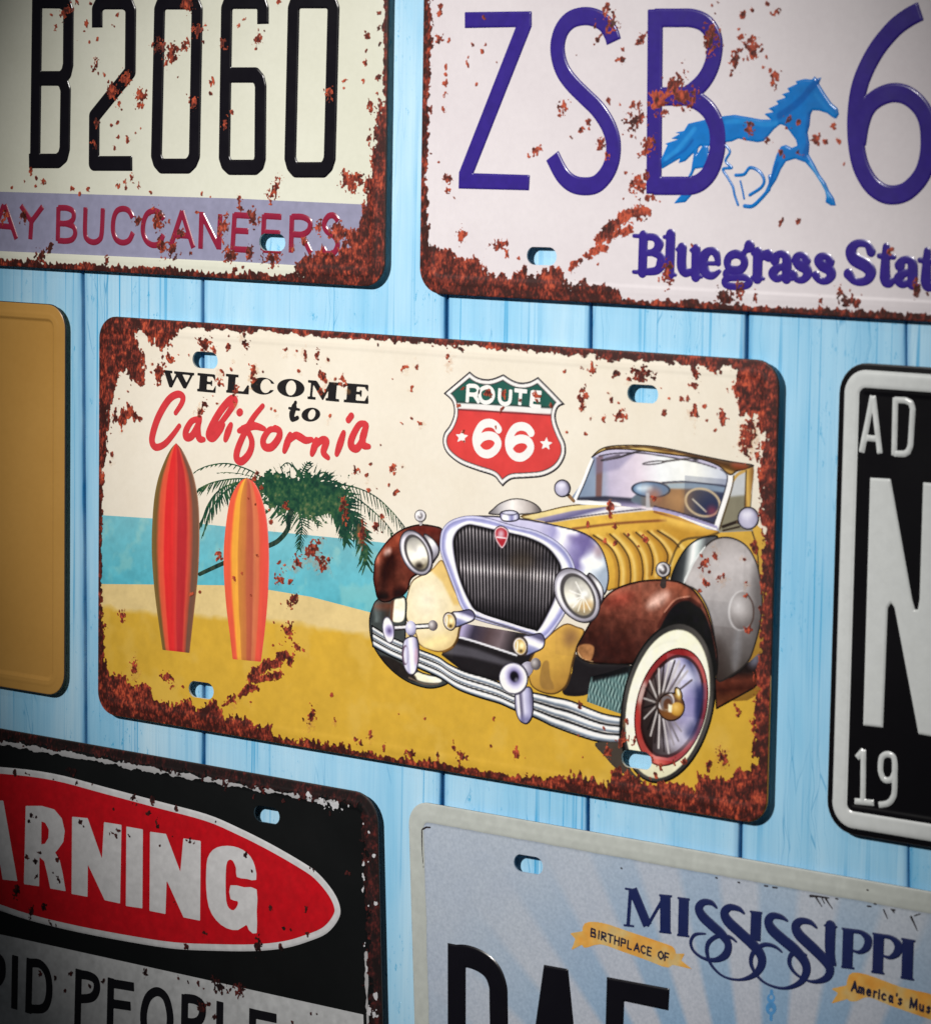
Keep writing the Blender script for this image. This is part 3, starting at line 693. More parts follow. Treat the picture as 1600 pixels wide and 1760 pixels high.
letters(p2, [
    [([(78, 1245), (72, 1440)], 'n', T_), ([(75, 1252), (135, 1255), (160, 1290), (135, 1330), (80, 1337)], 's', [2.2, 2.6, 3.8, 2.6, 1.8]), ([(120, 1337), (165, 1352), (172, 1392), (145, 1430), (72, 1437)], 's', [1.8, 3, 4, 2.8, 2.2]), ([(28, 1246), (80, 1248)], 'n', N_), ([(26, 1437), (80, 1440)], 'n', N_)],
    [([(222, 1240), (215, 1450)], 'n', 3.8), ([(188, 1252), (222, 1250)], 'n', N_), ([(186, 1448), (246, 1452)], 'n', N_)],
    [([(282, 1312), (280, 1405), (300, 1440), (335, 1432), (352, 1405)], 's', [3.8, 3.8, 3.2, 2, 1.6]), ([(356, 1318), (354, 1462)], 'n', 3.6), ([(256, 1318), (284, 1318)], 'n', N_), ([(330, 1322), (358, 1322)], 'n', N_), ([(354, 1458), (384, 1462)], 'n', N_)],
    [([(402, 1392), (475, 1392)], 'n', 1.5), ([(474, 1392), (462, 1340), (432, 1326), (402, 1348), (392, 1396), (410, 1442), (445, 1456), (482, 1432)], 's', [2, 3, 2.6, 3.6, 4, 3.6, 2.6, 1.2])],
    [([(565, 1342), (530, 1360), (522, 1395), (545, 1425), (590, 1425), (612, 1395), (602, 1358)], 'c', 2.9), ([(600, 1350), (622, 1320), (638, 1302)], 's', [1.6, 2.2, 4.2]), ([(535, 1425), (512, 1448), (540, 1466), (610, 1466), (640, 1486), (625, 1508), (565, 1515), (515, 1505), (508, 1482), (535, 1466)], 's', 2.4)],
    [([(683, 1335), (680, 1470)], 'n', 3.8), ([(690, 1380), (712, 1350), (738, 1350)], 's', [1.6, 2.8, 4.2]), ([(655, 1340), (685, 1340)], 'n', N_), ([(652, 1468), (712, 1472)], 'n', N_)],
    [([(772, 1372), (788, 1346), (820, 1345), (836, 1375), (834, 1470)], 's', [3.8, 2.4, 2.6, 3.6, 3.8]), ([(832, 1405), (785, 1418), (764, 1445), (782, 1470), (812, 1465), (834, 1445)], 's', [1.6, 2.8, 3.8, 2.8, 2, 1.6]), ([(834, 1472), (866, 1474)], 'n', N_)],
    [([(942, 1378), (928, 1352), (900, 1350), (886, 1372), (902, 1398), (936, 1418), (946, 1448), (922, 1478), (890, 1476), (872, 1450)], 's', [3, 2.2, 2.4, 3.4, 3.8, 3.8, 3.4, 2.4, 2.2, 3])],
    [([(1068, 1384), (1052, 1358), (1020, 1354), (1004, 1376), (1022, 1402), (1060, 1424), (1072, 1454), (1046, 1484), (1010, 1482), (990, 1456)], 's', [3, 2.2, 2.4, 3.4, 3.8, 3.8, 3.4, 2.4, 2.2, 3])],
    [([(1282, 1330), (1258, 1290), (1205, 1288), (1176, 1325), (1192, 1368), (1255, 1405), (1280, 1440), (1258, 1482), (1200, 1488), (1162, 1448)], 's', [3.4, 2.4, 2.6, 4, 4.4, 4.4, 4, 2.8, 2.4, 3.6])],
    [([(1362, 1305), (1356, 1465), (1378, 1494), (1406, 1478)], 's', [2.6, 4, 3.2, 1.2]), ([(1325, 1352), (1402, 1358)], 'n', 1.8)],
    [([(1434, 1402), (1450, 1376), (1484, 1375), (1502, 1405), (1500, 1500)], 's', [3.8, 2.4, 2.6, 3.6, 3.8]), ([(1498, 1435), (1450, 1448), (1428, 1475), (1446, 1500), (1478, 1495), (1500, 1475)], 's', [1.6, 2.8, 3.8, 2.8, 2, 1.6]), ([(1500, 1502), (1528, 1504)], 'n', N_)],
    [([(1580, 1328), (1573, 1485), (1595, 1514), (1622, 1500)], 's', [2.6, 4, 3.2, 1.2]), ([(1540, 1375), (1620, 1382)], 'n', 1.8)]],
        PUR, 2.9, .13, A4, bev=.6, butt=False, lift=.06)
FL_p2 = (flecks(A3, (240, 1320, 26, 1.6, 80), (450, 1375, 26, 1.6, 10), (490, 1420, 14), (555, 1445, 9), (1225, 1030, 34), (1270, 990, 28), (1280, 815, 34, 1.5, 40), (1210, 680, 36, 1.6, 25), (1225, 603, 16), (1193, 582, 14), (1245, 220, 22), (1138, 340, 18), (1105, 335, 9), (1132, 270, 11), (1000, 215, 16), (1052, 55, 28), (1078, 145, 34), (990, 145, 14), (805, 600, 26, 1.4, 60), (835, 555, 9),
            (945, 682, 16), (905, 725, 12), (850, 765, 9), (655, 842, 20), (680, 825, 12), (615, 875, 8), (1020, 805, 20), (1050, 875, 18), (1057, 565, 16), (270, 358, 11), (275, 318, 6), (350, 287, 11), (302, 250, 9), (370, 252, 7), (150, 372, 8), (150, 415, 7), (150, 460, 12), (145, 520, 10), (135, 612, 18), (115, 215, 20), (165, 230, 7), (120, 30, 12), (115, 75, 11),
            (155, 995, 22), (160, 1062, 14), (1310, 1102, 16), (1345, 1125, 7), (1275, 1110, 9), (1145, 1110, 7), (320, 470, 5), (435, 345, 5), (880, 305, 4), (1155, 965, 8), (1190, 760, 8), (1212, 770, 7), (195, 1105, 5), (110, 905, 5), (1000, 1480, 5), (365, 95, 9), (1125, 583, 6), (950, 720, 6))
     + flecks(A4, (230, 460, 42, 2.2, 45), (150, 545, 36), (300, 505, 46, 1.6, 0), (435, 200, 36, 1.9, 85), (645, 270, 40, 1.3, 10), (560, 305, 26, 2, 80), (550, 370, 18), (605, 75, 13), (655, 50, 10), (785, 58, 18), (760, 72, 9), (735, 20, 12), (595, 190, 12), (650, 210, 18), (675, 228, 9), (770, 420, 24), (750, 370, 8), (707, 355, 8), (728, 295, 6), (990, 730, 16, 1.5, 80), (1080, 665, 14),
              (1115, 745, 11), (1040, 745, 11), (1005, 705, 6), (805, 1170, 10), (895, 1165, 10), (735, 740, 15), (645, 675, 26), (845, 640, 26), (905, 640, 12), (615, 735, 10), (290, 582, 9), (810, 805, 14), (905, 815, 12), (1140, 860, 8), (205, 1440, 26, 2, 85), (45, 1130, 40), (62, 970, 36), (100, 775, 36, 1.5, 40), (70, 210, 20), (30, 640, 36, 1.6, 25), (20, 545, 14), (55, 575, 10),
              (520, 1570, 40, 1.6, 0), (580, 1540, 22, 1.6, 80), (490, 1560, 20), (670, 1575, 12, 2, 90), (1115, 1535, 16, 1.8, 90), (1150, 1585, 34), (1200, 1600, 30), (1020, 1590, 9, 2, 90), (1520, 1530, 18, 2, 90), (1380, 1330, 16), (1580, 1552, 9), (340, 1300, 9), (475, 10, 8), (442, 30, 6), (130, 1035, 12), (100, 1045, 8), (160, 1478, 8), (585, 150, 6)))
rust(p2, {'l': [(166, 7), (180, 3.8), (200, 3.4), (230, 3.2), (270, 3.6)], 'b': [(153, 7), (190, 5), (215, 2.8), (240, 1.7), (275, 2.2), (290, 1.7), (330, 2.4), (370, 1.9)]},
     [A3((10, 1340), (75, 1385), (180, 1395), (210, 1450), (330, 1445), (365, 1500), (400, 1530), (500, 1540), (590, 1505), (640, 1560), (740, 1495), (800, 1515), (830, 1600), (900, 1580), (1000, 1585), (1110, 1625), (1140, 1680), (1300, 1700), (1300, 1720), (90, 1660), (20, 1600))],
     FL_p2,
     [(A3((845, 1508), (900, 1460)), 2.4), (A3((940, 1430), (1010, 1385), (1040, 1395)), 3.0), (A3((1005, 1345), (1080, 1275), (1130, 1230)), 4.2), (A3((1060, 1340), (1110, 1300), (1180, 1285)), 2.6), (A3((1150, 1215), (1215, 1175), (1270, 1185)), 3.6)],
     seed=17)

# ------------------------------------------------------------------ plain tan plate
M_TAN = sheet_mat('tan_enamel', (190, 145, 76), (180, 135, 68), .3, 10)
p3 = Plate('license_plate', -318.0, 3.6, -18.0, 153.0, 'plain tan plate without lettering and with a stepped rim', 'license plate', rad=9, rim=5.4, inner=-.75, smat=M_TAN, edge=-.8)

# ------------------------------------------------------------------ black plate with N
M_BLACK = sheet_mat('black_enamel', (13, 12, 16), (10, 9, 12), .22)
p5 = Plate('license_plate', 322.4, 1.6, 622.0, 151.2, 'glossy black plate with a white border line and a tall white letter N', 'license plate', rad=10, rim=8.6, inner=-.25, smat=M_BLACK)
stripe = Shape((322, 1.2, 622.5, 151.6), lambda X, Z: 2.75-np.abs(p5.edist(X, Z)-4.85))
WH = (206, 210, 210)
p5.part('border_stripe', stripe, WH, material=M_GLOSS, emb=.35, bev=.9, step=.5, lift=.05)
letters(p5, [[[(722, 790), (796, 400)], [(846, 798), (800, 400)], [(752, 690), (828, 696)]],
             [[(953, 412), (944, 812)], ([(950, 428), (1025, 432), (1060, 450), (1072, 490), (1056, 745), (1040, 785), (1015, 800), (944, 798)], 'n')]],
        WH, 1.95, .35, C1, bev=.8, lift=.06)
p5.part('letter', poly(PX((1495, 821), (1530, 823), (1567, 1030), (1572, 1048), (1577, 1048), (1580, 1030), (1586, 829), (1622, 832), (1612, 1268), (1578, 1262), (1537, 1045), (1531, 1036), (1525, 1045), (1517, 1251), (1483, 1247))),
        WH, material=M_GLOSS, emb=.35, bev=.7, lift=.06)
letters(p5, [[[(672, 1058), (668, 1392)], [(630, 1112), (648, 1092), (674, 1062)], [(616, 1384), (738, 1396)]],
             [([(826, 1088), (790, 1105), (780, 1150), (782, 1205), (805, 1248), (845, 1248), (868, 1205), (870, 1150), (860, 1105)], 'c'), ([(869, 1150), (868, 1310), (856, 1365), (825, 1398), (768, 1408)], 's')]],
        WH, 1.95, .35, C2, name='digit', bev=.8, lift=.06)

# ------------------------------------------------------------------ the middle sign: welcome picture with surfboards, palm, shield and car
M_SKY = sheet_mat('cream_sky_print', (236, 229, 215), (229, 220, 203), .30, 22)
p4 = Plate('tin_sign', 0.0, 0.0, 300.0, 150.0, 'rusty retro sign with two surfboards, a palm, a road shield and a yellow vintage car', 'sign',
           rad=8.5, rim=5.2, inner=-.15, slots=[(352, 618.7), (1104, 676.6), (345.4, 1186.4), (1093.7, 1306)], smat=M_SKY)
def mottled(c, amp, wl, seed, c2=None, t2=.62):
    def f(X, Z):
        n = fbm(X, Z, wl, seed, 4)-.5; n2 = fbm(X, Z, wl*.18, seed+5, 3)-.5
        C = np.asarray(c, float)[None]*(1+amp*(n*1.6+n2)[:, None])
        if c2 is not None:
            a = np.clip((fbm(X, Z, wl*.8, seed+9, 4)-t2+.08)/.16, 0, 1)[:, None]
            C = C*(1-a*.6)+np.asarray(c2, float)[None]*a*.6
        return C
    return f
sea = poly(np.concatenate([PX((140, 883), (182, 886), (260, 891), (462, 913), (652, 932), (700, 938)), PX((700, 1068), (633, 1052), (534, 1026), (462, 1014), (382, 1006), (182, 1004), (140, 1003))]))
p4.part('sea_picture', sea, lambda X, Z: mottled((100, 182, 198), .09, 9, 3, (138, 198, 198))(X, Z)+np.clip((Z-62)/18, -1, 1)[:, None]*np.array((22, 6, 2.)), lift=.03, step=.5)
def sandcol(X, Z):
    # pale wet strip next to the water, ochre below
    bx, bz = PX((140, 1040), (225, 1052), (380, 1060), (460, 1067), (560, 1079), (640, 1092), (700, 1100), (1340, 1190)).T
    d = Z-np.interp(X, bx, bz)
    a = np.clip(.5+(d+(fbm(X, Z, 6, 8)-.5)*3)/2.4, 0, 1)[:, None]
    return mottled((210, 168, 58), .06, 16, 41, (216, 178, 80), .6)(X, Z)*(1-a)+mottled((222, 197, 138), .06, 7, 12)(X, Z)*a
sand = poly(np.concatenate([PX((140, 1003), (182, 1004), (382, 1006), (462, 1014), (534, 1026), (633, 1052), (760, 1090), (1240, 1200), (1345, 1150), (1345, 1450), (140, 1260))]))
p4.part('sand_picture', sand, sandcol, lift=.045, step=.5)

# lettering
INK = (30, 28, 30)
def fat(crop, *shapes):
    """didone letter: polygons ('p'), bars (points, width)"""
    L = []
    for s_ in shapes:
        if s_[0] == 'p': L.append(poly(crop(*s_[1])))
        elif s_[0] == 'e':
            _, cx, cy, rx, ry, ix, irx, iry = s_
            L.append(diff(ell(crop, cx, cy, rx, ry, 5), ell(crop, ix, cy, irx, iry, 5)))
        else: L.append(stroke(crop(*s_[0]), s_[1], butt=True))
    return un(*L)
WEL = [fat(B3, ('p', [(142, 130), (172, 133), (190, 190), (180, 218), (170, 216)]), ([(180, 214), (216, 140)], .7), ('p', [(205, 138), (240, 141), (272, 205), (262, 224), (250, 222)]), ([(260, 220), (298, 146)], .7), ([(136, 126), (185, 131)], .7), ([(198, 133), (310, 143)], .7)),
       fat(B3, ('p', [(347, 142), (386, 145), (380, 238), (340, 234)]), ([(332, 143), (428, 152)], .7), ([(330, 234), (432, 243)], .7), ('p', [(424, 148), (430, 150), (432, 180), (420, 160)]), ('p', [(418, 242), (434, 212), (432, 246)]), ([(380, 192), (412, 195)], .7), ('p', [(408, 180), (414, 182), (412, 210), (408, 208)])),
       fat(B3, ('p', [(510, 148), (548, 152), (541, 246), (503, 242)]), ([(495, 148), (564, 154)], .7), ([(496, 241), (622, 252)], .7), ('p', [(590, 250), (618, 208), (624, 210), (622, 254)])),
       fat(B3, ('e', 705, 211, 68, 47, 722, 33, 42)),
       fat(B3, ('e', 865, 222, 77, 50, 866, 31, 45)),
       fat(B3, ([(988, 186), (980, 280)], .8), ('p', [(985, 184), (1015, 186), (1060, 262), (1046, 290)]), ([(1046, 284), (1092, 196)], .8), ('p', [(1084, 194), (1128, 198), (1120, 292), (1078, 287)]), ([(965, 184), (1010, 188)], .7), ([(962, 278), (1005, 282)], .7), ([(1066, 287), (1140, 294)], .7), ([(1085, 195), (1140, 200)], .7)),
       fat(B3, ('p', [(1192, 202), (1242, 206), (1234, 301), (1184, 296)]), ([(1176, 202), (1306, 211)], .7), ([(1170, 296), (1306, 306)], .7), ('p', [(1298, 208), (1308, 210), (1306, 240), (1292, 222)]), ('p', [(1286, 304), (1306, 266), (1308, 308)]), ([(1236, 250), (1268, 253)], .7), ('p', [(1262, 236), (1270, 238), (1268, 272), (1262, 268)]))]
WEL[3] = diff(WEL[3], poly(B3((742, 196), (800, 196), (800, 236), (742, 236))))
for sh in WEL: p4.part('letter', inset(sh, -.14), INK, lift=.05, noise=.1)
p4.part('letter', un(stroke(spl(B3((892, 305), (870, 365), (876, 402), (905, 392))), [1.4]*8+[2.2]*8+[1.6]*8+[.8]), stroke(B3((856, 338), (912, 346)), 1.0), stroke(B3((884, 330), (870, 380)), 2.4)), INK, lift=.05)
p4.part('letter', diff(ell(B3, 980, 375, 54, 40, -8), ell(B3, 985, 374, 20, 30, 20)), INK, lift=.05)
RED = (206, 58, 64)
letters(p4, [[([(205, 365), (240, 310), (246, 272), (215, 258), (165, 290), (110, 380), (78, 470), (70, 530), (92, 562), (140, 545), (190, 490), (226, 440)], 's')],
             [([(335, 398), (295, 415), (264, 470), (268, 505), (300, 495), (335, 430), (345, 400)], 's'), ([(345, 392), (332, 455), (340, 510), (366, 518)], 's')],
             [([(400, 500), (470, 415), (530, 330), (545, 292), (520, 288), (465, 350), (412, 440), (394, 495), (420, 512), (462, 465), (478, 432)], 's')],
             [([(522, 432), (505, 475), (490, 520)], 's'), ([(570, 364), (575, 360)], 'n', 3.8)],
             [([(704, 325), (650, 392), (600, 480), (560, 575), (556, 628), (585, 642), (628, 595), (642, 530), (618, 470), (590, 450)], 's'), ([(568, 468), (610, 450), (660, 440), (712, 456)], 's')],
             [([(790, 462), (745, 462), (708, 515), (715, 558), (755, 560), (795, 510), (800, 470), (775, 452)], 'c')],
             [([(862, 488), (845, 535), (828, 585)], 's'), ([(848, 530), (890, 495), (920, 505), (950, 522), (985, 518)], 's')],
             [([(1012, 518), (1000, 560), (986, 602)], 's'), ([(1000, 562), (1040, 522), (1068, 530), (1052, 590), (1078, 622)], 's')],
             [([(1168, 478), (1148, 540), (1128, 602)], 's'), ([(1195, 405), (1212, 382)], 'n', 3.4)],
             [([(1290, 425), (1255, 435), (1215, 510), (1212, 556), (1245, 568), (1280, 510), (1300, 440)], 's'), ([(1298, 432), (1278, 500), (1280, 548), (1312, 558)], 's')]],
        RED, 2.65, .05, B3, material=M_PRINT, bev=.8, butt=False, lift=.06, taper=True)

# surfboards: stripes run with the outline
def board(left, right, tip, stops, name, lbl):
    lp = spl(D6(*left), n=6); rp = spl(D6(*right), n=6)
    sh = poly(np.concatenate([lp, rp[::-1]]))
    li = np.argsort(lp[:, 1]); ri = np.argsort(rp[:, 1])
    def col(X, Z):
        xl = np.interp(Z, lp[li, 1], lp[li, 0]); xr = np.interp(Z, rp[ri, 1], rp[ri, 0])
        t = (X-xl)/np.maximum(xr-xl, .3)+.012*(fbm(X, Z, 3, 2)-.5)
        return ramp(t, stops)*(1+.10*(fbm(X*3, Z*.2, 3, 6)-.5))[:, None]
    edge = stroke(rp[6:40], .35)
    p4.part(name, sh, col, [(edge, (232, 200, 186), .25, .55)], emb=.14, bev=1.3, lift=.06, label=lbl)
board([(275, 6), (235, 50), (188, 140), (140, 270), (110, 420), (95, 600), (90, 800), (100, 1000), (120, 1200), (150, 1420), (172, 1572)],
      [(275, 6), (320, 58), (370, 160), (410, 270), (440, 430), (450, 600), (450, 800), (440, 1000), (420, 1200), (395, 1420), (376, 1595)], None,
      [(0, (128, 104, 56)), (.09, (112, 88, 48)), (.12, (160, 90, 55)), (.15, (216, 92, 62)), (.25, (232, 84, 62)), (.28, (222, 46, 48)), (.42, (224, 48, 48)), (.52, (214, 62, 56)), (.56, (186, 46, 52)), (.72, (186, 44, 50)), (.77, (214, 80, 62)), (.84, (168, 78, 58)), (.88, (112, 78, 66)), (.97, (118, 82, 62)), (1, (150, 100, 70))],
      'surfboard_picture', 'red surfboard with olive edges')
board([(812, 272), (770, 288), (722, 350), (680, 450), (652, 620), (636, 800), (636, 1000), (655, 1250), (680, 1450), (702, 1642)],
      [(812, 272), (862, 302), (902, 370), (936, 470), (962, 600), (976, 800), (976, 1000), (966, 1200), (946, 1420), (916, 1662)], None,
      [(0, (228, 92, 66)), (.14, (230, 92, 66)), (.17, (238, 130, 62)), (.20, (242, 168, 64)), (.31, (242, 172, 66)), (.33, (204, 132, 62)), (.48, (196, 116, 64)), (.52, (186, 96, 66)), (.64, (182, 88, 66)), (.68, (208, 118, 80)), (.78, (214, 110, 74)), (.82, (226, 86, 66)), (1, (226, 80, 70))],
      'surfboard_picture', 'shorter orange and yellow striped surfboard')

# palm
rng = np.random.RandomState(5)
def frond(pts, n, l0, l1, a0, a1, both=False, w=.42, spine=.55, crop=D7, jit=.25):
    """spine with leaflets; angles in degrees in the crop (0 right, 90 down)"""
    q = spl(np.asarray(pts, float), n=10); out = [stroke(crop(*q), np.linspace(spine, .3, len(q)))]
    d = np.r_[0, np.cumsum(np.hypot(*np.diff(q, axis=0).T))]
    for k in range(n):
        t = (k+.5)/n; s_ = t*d[-1]
        x = np.interp(s_, d, q[:, 0]); y = np.interp(s_, d, q[:, 1])
        for sg in ((1, -1) if both else (1,)):
            if both:
                x2 = np.interp(min(s_+5, d[-1]), d, q[:, 0]); y2 = np.interp(min(s_+5, d[-1]), d, q[:, 1])
                base = math.degrees(math.atan2(y2-y, x2-x)); ang = base+sg*(a0+(a1-a0)*t)
            else: ang = a0+(a1-a0)*t
            ang = math.radians(ang+rng.uniform(-9, 9)); L = (l0+(l1-l0)*t)*rng.uniform(1-jit, 1+jit)
            out.append(stroke(crop((x, y), (x+L*.55*math.cos(ang), y+L*.55*math.sin(ang)), (x+L*math.cos(ang)*.97, y+L*math.sin(ang)+L*.06)), [w*.9, w, .12]))
    return out
leaf = []
leaf += frond([(560, 180), (460, 120), (330, 75), (230, 72), (130, 95), (55, 135)], 16, 60, 34, 120, 150, w=.4)
leaf += frond([(560, 190), (420, 150), (300, 135), (220, 140)], 8, 40, 20, 150, 160, w=.22, spine=.25)
leaf += frond([(560, 200), (420, 180), (300, 185), (180, 210), (85, 255)], 26, 130, 80, 100, 125, w=.55)
leaf += frond([(520, 200), (360, 210), (230, 270), (150, 380), (120, 480)], 34, 150, 110, 70, 112, w=.6)
leaf += frond([(360, 220), (240, 310), (160, 440), (130, 560)], 22, 110, 70, 60, 105, w=.5)
leaf += frond([(820, 170), (770, 90), (725, 65), (680, 100)], 9, 45, 30, 20, 70, w=.4)
leaf += frond([(830, 170), (790, 110), (760, 60)], 8, 60, 40, 0, 70, w=.35)
leaf += frond([(820, 170), (850, 110), (880, 65), (905, 75)], 10, 40, 26, 100, 40, True, w=.4)
leaf += frond([(930, 180), (980, 135), (1020, 145), (1050, 200)], 6, 22, 18, 100, 80, w=.3)
leaf += frond([(880, 200), (1060, 215), (1230, 245), (1370, 310), (1490, 420), (1592, 545)], 30, 120, 95, 62, 82, w=.45)
leaf += frond([(900, 230), (1070, 255), (1230, 320), (1370, 430), (1450, 510), (1512, 600)], 28, 110, 80, 75, 95, w=.42)
leaf += frond([(900, 250), (1080, 320), (1190, 450), (1270, 620), (1300, 800)], 44, 160, 90, 52, 30, True, w=.7)
leaf += frond([(860, 260), (1000, 330), (1090, 430), (1140, 560), (1160, 640)], 34, 140, 70, 50, 30, True, w=.75)
leaf += frond([(800, 400), (835, 500), (830, 590), (815, 690)], 17, 120, 45, 60, 32, True, w=.42)
leaf += frond([(840, 380), (920, 450), (960, 520)], 10, 70, 40, 55, 40, True, w=.4)
leaf += frond([(600, 250), (640, 330), (690, 420)], 9, 70, 40, 60, 50, True, w=.6)
for k in range(240):
    a = rng.uniform(0, 6.28); rr = rng.uniform(.1, 1)**.7
    x, y = 850+350*rr*math.cos(a), 285+165*rr*math.sin(a)+.10*abs(300*rr*math.cos(a))
    b0 = math.atan2(y-300, x-800)+rng.uniform(-.6, .6); L = rng.uniform(40, 110)
    leaf.append(stroke(D7((x, y), (x+L*math.cos(b0), y+L*math.sin(b0)+12)), [.62, .15]))
mass = poly(D7((525, 140), (600, 122), (720, 150), (820, 160), (940, 165), (1050, 228), (1150, 270), (1180, 350), (1130, 430), (1040, 440), (960, 455), (860, 450), (770, 440), (700, 435), (610, 370), (545, 290)))
massn = Shape(mass.bb, lambda X, Z: mass(X, Z)+(fbm(X, Z, 1.3, 77, 3)-.53)*7.5)
trunk = stroke(spl(D7((760, 420), (742, 480), (735, 540), (690, 605), (620, 655), (440, 720), (250, 800), (95, 872))), np.linspace(2.2, 1.5, 57))
palm = un(massn, trunk, *leaf)
def palmcol(X, Z):
    n = fbm(X, Z, 1.1, 61, 3); n2 = fbm(X, Z, 6, 66, 2)
    return ramp(n*.75+n2*.5-.12, [(.2, (16, 48, 42)), (.5, (28, 70, 52)), (.7, (52, 90, 58)), (.9, (112, 118, 80))])
p4.part('palm_picture', palm, palmcol, [(trunk, lambda X, Z: ramp(fbm(X, Z, 1.2, 5), [(.3, (20, 44, 40)), (.7, (52, 70, 56))]), .2)], lift=.052)

# road shield
so = np.concatenate([spl(B4(*p_), n=6) for p_ in (
    [(450, 160), (500, 198), (560, 215), (620, 210), (695, 180)], [(695, 180), (760, 222), (820, 240), (885, 232), (945, 200)], [(945, 200), (1045, 300), (1140, 400)],
    [(1140, 400), (1095, 420), (1075, 470), (1080, 530), (1110, 610), (1144, 690), (1140, 780), (1085, 868), (985, 922), (860, 936), (765, 942), (720, 965), (690, 996)],
    [(690, 996), (662, 965), (620, 920), (500, 880), (380, 832), (290, 760), (256, 685), (264, 610), (308, 545), (335, 465), (322, 380), (260, 320)], [(260, 320), (355, 240), (450, 160)])])
shield = poly(so)
def shieldcol(X, Z):
    d = shield(X, Z)
    bar = B4((300, 405), (1080, 452)); t = (Z-np.interp(X, bar[:, 0], bar[:, 1]))
    C = np.where((t > 0)[:, None], np.array((34, 88, 78.)), np.array((214, 66, 64.)))
    C = C*(1+.12*(fbm(X, Z, 5, 31)-.5))[:, None]
    def lay(C, a, c): a = np.clip(a, 0, 1)[:, None]; return C*(1-a)+np.array(c, float)*a
    C = lay(C, .5+(1.05-np.abs(t))/.3, (236, 234, 232)); C = lay(C, .5+(.3-np.abs(t-1.25))/.3, (40, 60, 56)); C = lay(C, .5+(.3-np.abs(t+1.25))/.3, (120, 40, 46))
    C = lay(C, .5+(2.05-d)/.25, (52, 42, 46)); C = lay(C, .5+(1.72-d)/.25, (240, 238, 236)); C = lay(C, .5+(.62-d)/.2, (46, 42, 48))
    return C
shield_o = p4.part('shield_picture', shield, shieldcol, emb=.14, bev=1.0, lift=.06, label='green and red road shield')
shade = diff(Shape((shield.bb[0]-2, shield.bb[1]-2, shield.bb[2]+2, shield.bb[3]+2), lambda X, Z: shield(X-.9, Z+.9)), inset(shield, -.0))
def sub(items, color, w, crop, parent, name='letter', butt=True, lift=.09):
    for L in items:
        shp = []
        for st in L:
            pts, sm, ww = st, 'n', w
            if isinstance(st, tuple): pts, sm = st[0], st[1]; ww = st[2] if len(st) > 2 else w
            q = crop(*pts); closed = sm in ('c', 'C')
            if sm in ('s', 'c'): q = spl(q, closed, 7)
            shp.append(stroke(q, ww, closed, butt and not closed))
        p4.part(name, un(*shp), color, lift=lift, parent=parent)
SW = (238, 238, 236)
sub([[[(441, 256), (434, 385)], ([(440, 264), (495, 268), (516, 295), (498, 326), (438, 326)], 's'), [(478, 322), (522, 388)]],
     [([(580, 274), (535, 292), (524, 330), (538, 372), (572, 386), (608, 370), (624, 332), (612, 292)], 'c')],
     [([(672, 283), (668, 355), (684, 388), (715, 396), (742, 375), (750, 292)], 's')],
     [[(776, 296), (868, 306)], [(822, 300), (814, 405)]],
     [[(906, 302), (896, 418)], [(902, 310), (972, 316)], [(900, 360), (962, 366)], [(896, 411), (968, 418)]]], SW, 1.4, B4, shield_o)
six = [(660, 580), (635, 548), (592, 534), (545, 548), (512, 595), (496, 650), (508, 712), (545, 752), (595, 757), (640, 725), (658, 680), (635, 638), (588, 625), (540, 640), (508, 675)]
sub([[(six, 's', 2.9)], [([(x+236, y+24) for x, y in six], 's', 2.9)]], SW, 2.9, B4, shield_o, 'digit', False)
for cx, cy, rr in ((395, 635, 50), (1005, 686, 50)):
    st = []
    for i in range(10):
        a = math.radians(-90+36*i+5); r2 = rr if i % 2 == 0 else rr*.45
        st.append((cx+r2*math.cos(a), cy+r2*math.sin(a)))
    p4.part('star', poly(B4(*st)), SW, lift=.09, parent=shield_o)

# ------------------------------------------------------------------ the car in the picture
DK = (40, 36, 42)
LAV = (168, 166, 206); WHT = (240, 240, 244); YEL = (214, 170, 66); YL2 = (240, 208, 120); YDK = (150, 104, 40)
BR1 = (128, 56, 40); BR2 = (70, 30, 24); BR3 = (176, 92, 66)
def line(crop, pts, w=.35, col=DK, soft=.16, al=.95): return (stroke(spl(crop(*pts), n=6), max(w*1.15, w+.12)), col, soft, al)
def rim(sh, w=.45, col=DK, al=.85):
    return (Shape(sh.bb, lambda X, Z: w*1.35-np.abs(sh(X, Z))), tuple(v*.75 for v in col), .18, min(1, al*1.1))
def glow(crop, x, y, rx, ry, rot, col, al=1.0, soft=None):
    e = ell(crop, x, y, rx, ry, rot); return (e, col, soft or max(.35, min(rx, ry)/crop.k/4.2*.95), al)
def g(crop, a, b_, *st): return lgrad(crop(a), crop(b_), *st)
def chrome(crop, a, b_): return g(crop, a, b_, (0, (92, 88, 128)), (.14, (176, 172, 212)), (.3, (248, 248, 250)), (.45, (188, 190, 222)), (.62, (122, 122, 178)), (.8, (206, 206, 230)), (1, (104, 100, 140)))

